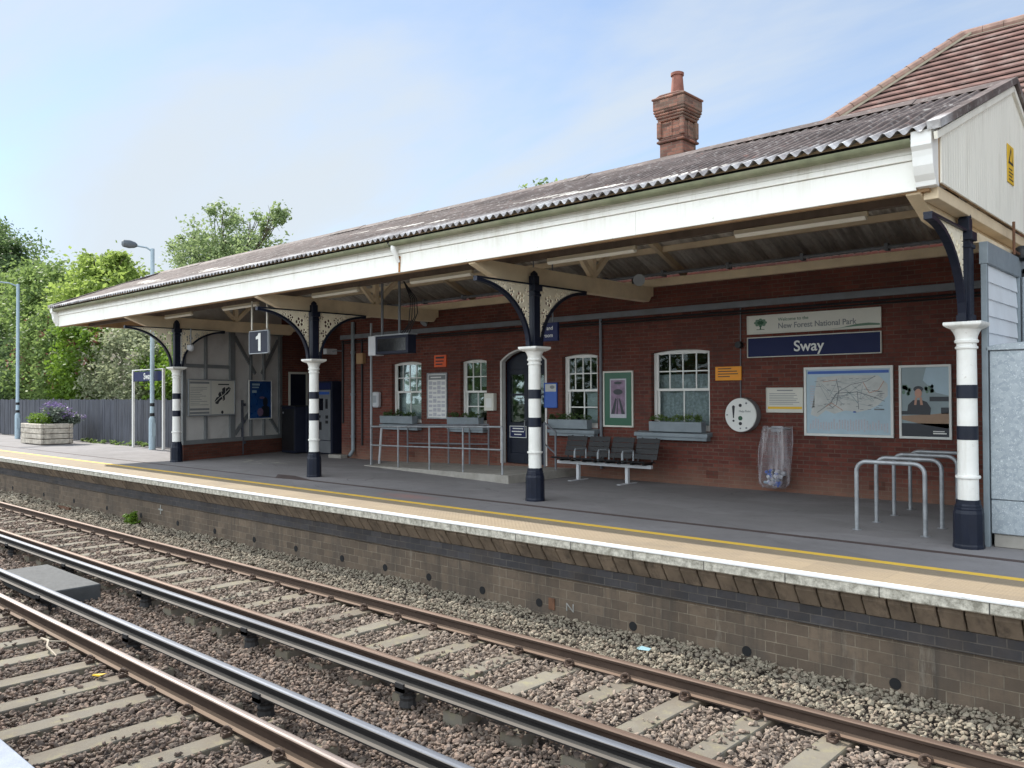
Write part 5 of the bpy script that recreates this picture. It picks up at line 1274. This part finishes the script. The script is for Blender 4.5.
rects(t, 'notice_stripe', 'yellow', y, [(-6.93, -6.28, 1.515, 1.56)])
t = thing('notice', 'yellow orange notice on the wall above the white help disc', 'notice', (-7.73, y, 2.05)); MB().box(-8.0, -7.457, y - .034, y - .003, 2.055, 2.32).build('sheet', M['orange_sign'], t, bevel=.003)
rects(t, 'notice_print', 'ink', y - .005, [(-7.94, -7.94 + q, 2.27 - k * .05, 2.287 - k * .05) for k, q in enumerate((.28, .4, .42, .25))])
t = thing('notice', 'red orange notice high above the white paper poster', 'notice', (-15.84, y, 2.52)); MB().box(-16.065, -15.61, y - .034, y - .003, 2.525, 2.83).build('sheet', M['red_orange_sign'], t, bevel=.003)
rects(t, 'notice_print', 'ink', y - .005, [(-16.0, -15.68, 2.74, 2.79), (-16.0, -15.7, 2.66, 2.69), (-16.0, -15.75, 2.58, 2.61)])
t = framed('poster', 'green mounted poster with a mauve picture above the bench', 'poster', -10.675, -9.905, 1.105, 2.294, y, 'sign_cream', 'poster_green', fw=.035)
rects(t, 'picture_mount', 'poster_text', y, [(-10.5, -10.08, 1.3, 2.13)])
rects(t, 'picture', 'poster_mauve', y, [(-10.47, -10.11, 1.38, 2.1)], lay=2)
polys(t, 'picture_figures', 'poster_dark', y, [[(-10.47, 1.38), (-10.38, 1.38), (-10.32, 1.7), (-10.36, 1.72)], [(-10.33, 1.38), (-10.3, 1.38), (-10.28, 1.72), (-10.3, 1.72)], [(-10.2, 1.38), (-10.12, 1.38), (-10.24, 1.72), (-10.27, 1.7)], ell(-10.29, 1.85, .12, .06), ell(-10.29, 2.04, .1, .03)], lay=3)
t = framed('poster', 'tall white paper timetable poster between the two left windows', 'poster', -16.34, -15.58, 1.19, 2.375, y, 'galv_tube', 'sign_white', fw=.035)
rects(t, 'poster_header', 'ink_grey', y, [(-16.28, -15.64, 2.2, 2.32)])
rects(t, 'poster_columns', 'poster_text', y, [(-16.27 + (k % 4) * .16, -16.27 + (k % 4) * .16 + .13, 1.26 + (k // 4) * .115, 1.26 + (k // 4) * .115 + random.uniform(.04, .1)) for k in range(32)])
rects(t, 'poster_title', 'sign_white', y, [(-16.2, -15.8, 2.245, 2.275)], lay=2)
t = framed('notice', 'blue notice with a pale heading just right of the arched door', 'notice', -12.34, -11.96, 1.5, 2.07, y, 'blue_print', 'blue_print', fw=.01)
rects(t, 'notice_heading', 'poster_land', y, [(-12.31, -11.99, 1.87, 2.04)])
polys(t, 'notice_picture', 'ink_grey', y, [ell(-12.1, 1.97, .07, .04)], lay=2)

def disc():
    t = thing('help_point', 'round white help point disc with green and black buttons', 'help point', (-7.4, y, 1.08))
    cx, cz = -7.4, 1.4
    c = MB(); c.tube([(cx, y - .003, cz), (cx, y - .17, cz)], .32, 40); c.build('housing', M['steel_grey'], t, smooth=True)
    c = MB(); c.tube([(cx, y - .172, cz), (cx, y - .19, cz)], [.318, .312], 40); c.build('face', M['sign_white'], t, smooth=True)
    q = y - .192
    MB().prism([(cx - .17, cz + .16), (cx - .15, cz + .18), (cx - .13, cz + .18), (cx - .11, cz + .16), (cx - .13, cz - .06), (cx - .15, cz - .06)], 'y', q, q + .001).build('info_symbol', M['ink'], t)
    MB().prism(ell(cx - .14, cz - .11, .022, .022), 'y', q, q + .001).build('info_dot', M['ink'], t)
    for dx, dz, r_, m in ((.0, -.06, .042, 'ink_green'), (.0, -.16, .032, 'ink'), (.0, .18, .03, 'ink'), (.12, .22, .018, 'ink_grey'), (.12, -.24, .018, 'ink_grey'), (-.27, 0, .014, 'ink_grey'), (0, -.25, .014, 'ink_grey')):
        c = MB(); c.tube([(cx + dx, q + .001, cz + dz), (cx + dx, q - .008, cz + dz)], r_, 16); c.build('button' if m != 'ink_grey' else 'screw', M[m], t)
    text('face_lettering', 'Help Point', cx + .09, q, cz + .07, .055, M['ink_grey'], t)
disc()
# clear rubbish bag on a hoop
bg_ = thing('rubbish_bag', 'clear plastic rubbish bag hanging from a wall hoop', 'rubbish bag', (-6.75, y - .25, .06))
c = MB(); c.tube([(-6.66 + .25 * math.cos(a), y - .24 + .18 * math.sin(a), 1.17) for a in np.linspace(0, 2 * PI, 25)[:-1]], .012, 6, closed=True); c.box(-6.85, -6.65, y - .06, y - .002, 1.1, 1.2); c.build('hoop', M['galv_tube'], bg_)
V = []; n = 36; rows = 16
for j in range(rows):
    tt = j / (rows - 1); zz = 1.2 - tt * 1.1
    sc = 1.0 + .12 * math.sin(tt * 3) - (.28 * max(0, tt - .93) / .07)
    for k in range(n):
        a = 2 * PI * k / n
        wr = 1 + .06 * math.sin(a * 7 + tt * 2) + .04 * math.sin(a * 13 - tt * 5) + random.uniform(-.015, .015)
        V.append((-6.66 - .06 * tt + .26 * sc * wr * math.cos(a), y - .245 + .2 * sc * wr * math.sin(a) - .02 * tt, zz + .015 * math.sin(a * 5) * (1 if j == 0 else .3)))
F = [(j * n + k, j * n + (k + 1) % n, (j + 1) * n + (k + 1) % n, (j + 1) * n + k) for j in range(rows - 1) for k in range(n)]
c = MB(); c.add(V, F); c.add(V[-n:], [tuple(range(n))]); c.build('bag', M['bag'], bg_, smooth=True)
for k in range(34):
    m = ['blue_print', 'litter_white', 'poster_dark', 'poster_text', 'litter_white', 'blue_print', 'poster_sky'][k % 7]
    if k > 26: m = 'litter_white'
    ctr = Vector((-6.70 + random.uniform(-.15, .13), y - .28 + random.uniform(-.07, .07), random.uniform(.16, .4)))
    ax = Vector((random.gauss(0, 1), random.gauss(0, 1), random.gauss(0, .6))).normalized() * random.uniform(.04, .09)
    c = MB(); c.tube([ctr - ax, ctr, ctr + ax], [random.uniform(.025, .045), random.uniform(.025, .05), random.uniform(.02, .04)], 7)
    if k < 30: c.build('rubbish', M[m], bg_)

# ------------------------------------------------------------------ furniture
bn = thing('bench', 'row of four black perforated seats on a pale beam against the wall', 'bench', (-10.2, 14, 0))
MB().box(-11.4, -9.03, 13.87, 13.95, .33, .4).build('beam', M['seat_beam'], bn, bevel=.006)
for x in (-10.85, -9.61):
    c = MB(); c.box(x - .035, x + .035, 13.875, 13.945, .015, .329); c.box(x - .045, x + .045, 13.6, 14.2, 0, .014); c.build('leg', M['seat_beam'], bn, bevel=.004)
for k in range(4):
    x0 = -11.36 + k * .6; x1 = x0 + .53
    c = MB(); c.prism([(13.62, .455), (13.66, .475), (13.8, .462), (14.03, .44), (14.06, .452), (14.03, .458), (13.8, .48), (13.65, .492), (13.61, .468)], 'x', x0, x1)
    for sx in (x0 + .12, x1 - .12): c.bar((sx, 13.78, .42), (sx, 14.08, .41), .04, .045)
    c.build('seat', M['seat_metal'], bn)
    c = MB()
    for q in range(4):
        z0 = .5 + q * .105; yb = 14.08 + q * .035
        c.prism([(yb, z0), (yb + .012, z0), (yb + .045, z0 + .095), (yb + .033, z0 + .095)], 'x', x0, x1)
    for sx in (x0 + .1, x1 - .1): c.bar((sx, 14.06, .42), (sx, 14.245, .92), .03, .02)
    c.build('backrest', M['seat_metal'], bn)
    if k:
        c = MB(); ax = x0 - .035; c.tube([(ax, 14.1, .44), (ax, 14.1, .66), (ax, 13.74, .66), (ax, 13.72, .62), (ax, 13.72, .45)], .018, 8); c.box(ax - .02, ax + .02, 13.705, 13.735, .44, .62); c.build('armrest', M['steel_grey'], bn)
def hoop(yy, x0, x1, label):
    pts = [(x0, yy, 0), (x0, yy, .77)] + [(x0 + .13 - .13 * math.cos(a), yy, .77 + .13 * math.sin(a)) for a in np.linspace(.2, PI / 2, 6)] + [(x1 - .13 + .13 * math.sin(a), yy, .77 + .13 * math.cos(a)) for a in np.linspace(0, PI / 2, 7)] + [(x1, yy, 0)]
    c = MB(); c.tube(pts, .028, 12); t = thing('cycle_stand', label, 'cycle stand', ((x0 + x1) / 2, yy, 0), 'galvanised hoop cycle stands')
    c.build('hoop', M['galv_tube'], t, smooth=True)
    c = MB()
    for x in (x0, x1): c.lathe([(.06, .001), (.06, .008)], x, yy, 12)
    c.build('flange', M['galv_tube'], t)
hoop(11.18, -4.09, -3.25, 'galvanised hoop cycle stand nearest the platform edge')
hoop(12.0, -4.12, -3.28, 'galvanised hoop cycle stand second from the platform edge')
hoop(12.82, -4.15, -3.3, 'galvanised hoop cycle stand third from the platform edge')
hoop(13.62, -4.17, -3.33, 'galvanised hoop cycle stand nearest the brick wall')

# ramp with rails
rp = thing('door_ramp', 'low concrete ramp and landing in front of the arched door', 'ramp', (-14, 13.5, 0))
lo = [(-17.3, 13.25), (-11.45, 12.38), (-11.45, 14.6), (-17.6, 14.6)]
zt = [.015, .17, .17, .015]
c = MB(); c.add([(x, yy, -.01) for x, yy in lo] + [(x, yy, z_) for (x, yy), z_ in zip(lo, zt)], [(0, 1, 2, 3), (4, 5, 6, 7), (0, 1, 5, 4), (1, 2, 6, 5), (2, 3, 7, 6), (3, 0, 4, 7)])
c.build('slab', M['concrete'], rp, bevel=.01)
def railing(label, pts, zb, h=.98, mat='galv_tube', mids=(.52,)):
    t = thing('handrail', label, 'handrail', (pts[0][0], pts[0][1], 0))
    c = MB(); c.tube([(x, yy, z_ + h) for (x, yy), z_ in zip(pts, zb)], .022, 8)
    c.build('top_rail', M[mat], t, smooth=True)
    for m in mids: MB().tube([(x, yy, z_ + h * m) for (x, yy), z_ in zip(pts, zb)], .018, 8).build('mid_rail', M[mat], t, smooth=True)
    for (x, yy), z_ in zip(pts, zb): MB().tube([(x, yy, z_), (x, yy, z_ + h)], .022, 8).build('post', M[mat], t, smooth=True)
    return t
railing('galvanised handrail along the front edge of the ramp', [(-17.0, 13.25), (-15.7, 13.06), (-14.35, 12.86), (-13.05, 12.67), (-11.7, 12.48)], [.03, .06, .095, .13, .16])
railing('dark handrail against the wall behind the ramp', [(-16.9, 14.38), (-15.35, 14.4), (-14.6, 14.4), (-13.95, 14.4)], [.03, .07, .09, .11], mat='conduit')
railing('short dark handrail on the right of the arched door', [(-12.15, 14.35), (-11.5, 13.95)], [.17, .0], h=1.0, mat='conduit')
pp = thing('display_post', 'thin grey post and leaning tubes standing left of the ramp', 'post', (-17.2, 13.4, 0))
c = MB(); c.tube([(-17.15, 13.38, 0), (-17.15, 13.38, 3.66)], .03, 8); c.build('pole', M['steel_grey'], pp, smooth=True)
c = MB(); c.tube([(-17.3, 13.75, 0), (-17.2, 13.75, .95)], .03, 8); c.build('leaning_tube', M['seat_beam'], pp)

# ticket machine and dark cabinet
tm = thing('ticket_machine', 'dark ticket machine with a pale control face behind a column', 'ticket machine', (-21.75, 15.4, 0))
MB().box(-22.3, -21.2, 15.04, 15.93, .02, 2.25).build('body', M['machine_body'], tm, bevel=.012)
MB().box(-22.24, -21.26, 15.02, 15.038, .05, .42).build('kick_plate', M['machine_face'], tm, bevel=.004)
MB().box(-22.24, -21.26, 15.015, 15.037, .44, 1.98).build('control_face', M['machine_face'], tm, bevel=.006)
MB().box(-22.24, -21.26, 15.015, 15.037, 2.0, 2.2).build('header_panel', M['navy_sign'], tm, bevel=.004)
c = MB(); c.box(-22.1, -21.62, 15.011, 15.014, 1.35, 1.72); c.build('screen', M['black_gloss'], tm)
for (a, e, z0, z1) in ((-21.5, -21.38, 1.4, 1.7), (-22.0, -21.7, .75, 1.0), (-21.5, -21.36, 1.1, 1.2), (-21.5, -21.36, .95, 1.04), (-22.05, -21.75, 1.12, 1.2)): MB().box(a, e, 15.01, 15.014, z0, z1).build('slot', M['black'], tm)
MB().box(-22.18, -21.3, 15.011, 15.014, 1.84, 1.92).build('face_strip', M['blue_print'], tm)
MB().box(-22.2, -21.4, 15.012, 15.0145, 2.05, 2.15).build('header_mark', M['machine_face'], tm) if False else None
dc = thing('dark_cabinet', 'waist high black cabinet by the end screen and ticket machine', 'cabinet', (-22.9, 14.7, 0))
c = MB(); c.box(-23.2, -22.45, 14.55, 15.3, .03, 1.46); c.build('body', M['machine_body'], dc, bevel=.01)
MB().box(-23.22, -22.43, 14.53, 15.32, 1.462, 1.5).build('lid', M['black'], dc, bevel=.008)
MB().box(-23.17, -22.48, 14.535, 14.549, .1, 1.4).build('door', M['black'], dc, bevel=.004)
MB().box(-23.1, -23.05, 14.52, 14.534, 1.25, 1.3).build('lock', M['steel_grey'], dc)
dc2 = thing('dark_cabinet', 'second black cabinet between the first and the ticket machine', 'cabinet', (-22.4, 15.2, 0))
c = MB(); c.box(-22.42, -22.33, 14.9, 15.6, .03, 1.46); c.build('body', M['machine_body'], dc2, bevel=.01)
MB().box(-22.425, -22.325, 14.88, 15.62, 1.462, 1.49).build('lid', M['black'], dc2)
MB().box(-20.35, -19.75, 14.3, 14.55, 0, .1).solo('kerb_block', M['concrete'], 'small pale concrete block at the foot of the drainpipe', 'block', bevel=.01)

# hanging signs
t = thing('platform_number_sign', 'black hanging sign with a white figure one', 'sign', (-17.3, 10.2, 2.8))
y = 10.2; MB().box(-17.58, -16.79, y - .02, y + .02, 2.79, 3.28).build('sign_panel', M['machine_body'], t, bevel=.004)
c = MB(); c.box(-17.595, -16.775, y - .026, y + .026, 3.282, 3.3); c.box(-17.595, -16.775, y - .026, y + .026, 2.77, 2.788); c.box(-17.6, -17.582, y - .026, y + .026, 2.77, 3.3); c.box(-16.788, -16.77, y - .026, y + .026, 2.77, 3.3); c.build('sign_frame', M['steel_grey'], t)
MB().prism([(-17.2, 2.83), (-17.1, 2.83), (-17.1, 3.24), (-17.19, 3.24), (-17.22, 3.19), (-17.3, 3.16), (-17.3, 3.1), (-17.2, 3.11)], 'y', y - .0225, y - .0203).build('sign_lettering', M['sign_white'], t)
c = MB(); c.box(-17.52, -17.49, y - .015, y + .015, 3.326, 3.995); c.box(-16.87, -16.84, y - .015, y + .015, 3.326, 3.995); c.build('hanger', M['sign_cream'], t)
t = thing('departure_display', 'dark hanging departure display with a pale end cap', 'display', (-14.5, 11.9, 2.7)); y = 11.9
MB().box(-14.95, -13.83, y - .12, y + .12, 2.72, 3.12).build('case', M['machine_body'], t, bevel=.008)
MB().box(-14.88, -13.9, y - .124, y - .121, 2.78, 3.06).build('screen', M['black_gloss'], t)
c = MB(); c.box(-15.2, -14.952, y - .13, y + .13, 2.7, 3.14); c.build('end_cap', M['seat_beam'], t, bevel=.01)
MB().box(-14.96, -13.8, y - .13, y + .13, 3.122, 3.15).build('top_cover', M['steel_grey'], t)
c = MB(); c.tube([(-14.85, y, 3.15), (-14.85, y, 4.9)], .03, 8); c.tube([(-14.25, y, 3.15), (-14.25, y, 4.9)], .03, 8); c.build('hanger', M['conduit'], t)
c = MB()
for k in range(4): c.tube([(-14.2 + k * .09, y, 3.15), (-14.0 + k * .1, y + .05, 3.35 + k * .08), (-13.9 + k * .06, y + .03, 3.9), (-14.1, y, 4.3)], .012, 5)
c.build('cable', M['black'], t)
t = thing('direction_sign', 'navy hanging sign half hidden behind the middle column', 'sign', (-10.7, 12.5, 2.85)); y = 12.5
MB().box(-10.92, -10.22, y - .03, y + .03, 2.84, 3.2).build('sign_panel', M['navy_sign'], t, bevel=.004)
text('sign_lettering', 'Tickets and', -10.33, y - .033, 3.09, .11, M['sign_white'], t, align='RIGHT'); text('sign_lettering', 'waiting room', -10.33, y - .033, 2.95, .11, M['sign_white'], t, align='RIGHT')
c = MB(); c.tube([(-10.85, y, 3.2), (-10.85, y, 5.75)], .015, 6); c.tube([(-10.36, y, 3.2), (-10.36, y, 5.75)], .015, 6); c.build('hanger', M['conduit'], t)

# small fittings
y = WY
t = thing('intercom', 'pale grey wall telephone box left of the far left window', 'intercom', (-18.38, y, 1.45)); MB().box(-18.52, -18.25, y - .14, y - .003, 1.47, 1.9).build('case', M['seat_beam'], t, bevel=.03); MB().box(-18.46, -18.31, y - .146, y - .141, 1.6, 1.8).build('grille', M['steel_grey'], t)
t = thing('wall_box', 'small cream box on the wall left of the arched door', 'box', (-14.2, y, 1.4)); MB().box(-14.18, -13.86, y - .12, y - .003, 1.42, 1.84).build('case', M['sign_cream'], t, bevel=.008); MB().box(-14.12, -13.92, y - .124, y - .121, 1.5, 1.72).build('label_panel', M['sign_white'], t)
t = thing('spotlight', 'black spotlight fixed on the tie beam above the bench', 'spotlight', (-9.3, 14.0, 3.99)); c = MB(); c.tube([(-9.36, 14.05, 4.1), (-9.25, 13.85, 4.06), (-9.2, 13.76, 4.04)], [.05, .1, .12], 10); c.build('head', M['steel_grey'], t, smooth=True); MB().box(-9.5, -9.34, 13.95, 14.1, 3.992, 4.12).build('bracket', M['black'], t)
t = thing('spotlight', 'grey spotlight on the wall above the red orange notice', 'spotlight', (-16.4, y, 3.6)); c = MB(); c.tube([(-16.3, y - .1, 3.75), (-16.3, y - .18, 3.66)], [.07, .1], 10); c.build('head', M['steel_grey'], t, smooth=True); MB().box(-16.36, -16.24, y - .1, y - .004, 3.72, 3.82).build('bracket', M['black'], t)
t = thing('cctv_camera', 'white security camera on the wall above the drainpipe', 'camera', (-20, y, 3)); c = MB(); c.box(-20.3, -20.14, y - .5, y - .12, 3.0, 3.16); c.build('housing', M['seat_beam'], t, bevel=.01); c = MB(); c.tube([(-20.05, y - .002, 3.1), (-20.05, y - .25, 3.1), (-20.2, y - .3, 3.08)], .02, 6); c.build('bracket', M['steel_grey'], t)
t = thing('cctv_camera', 'small security camera beside the end screen column top', 'camera', (-22.2, 11.2, 3.1)); c = MB(); c.lathe([(.03, .2), (.1, .16), (.11, .1), (.09, .04), (.03, 0)], -22.18, 11.05, 12, 3.05); c.build('housing', M['seat_beam'], t, smooth=True); c = MB(); c.tube([(-22.18, 11.05, 3.24), (-22.18, 11.05, 3.68)], .018, 6); c.build('bracket', M['steel_grey'], t)
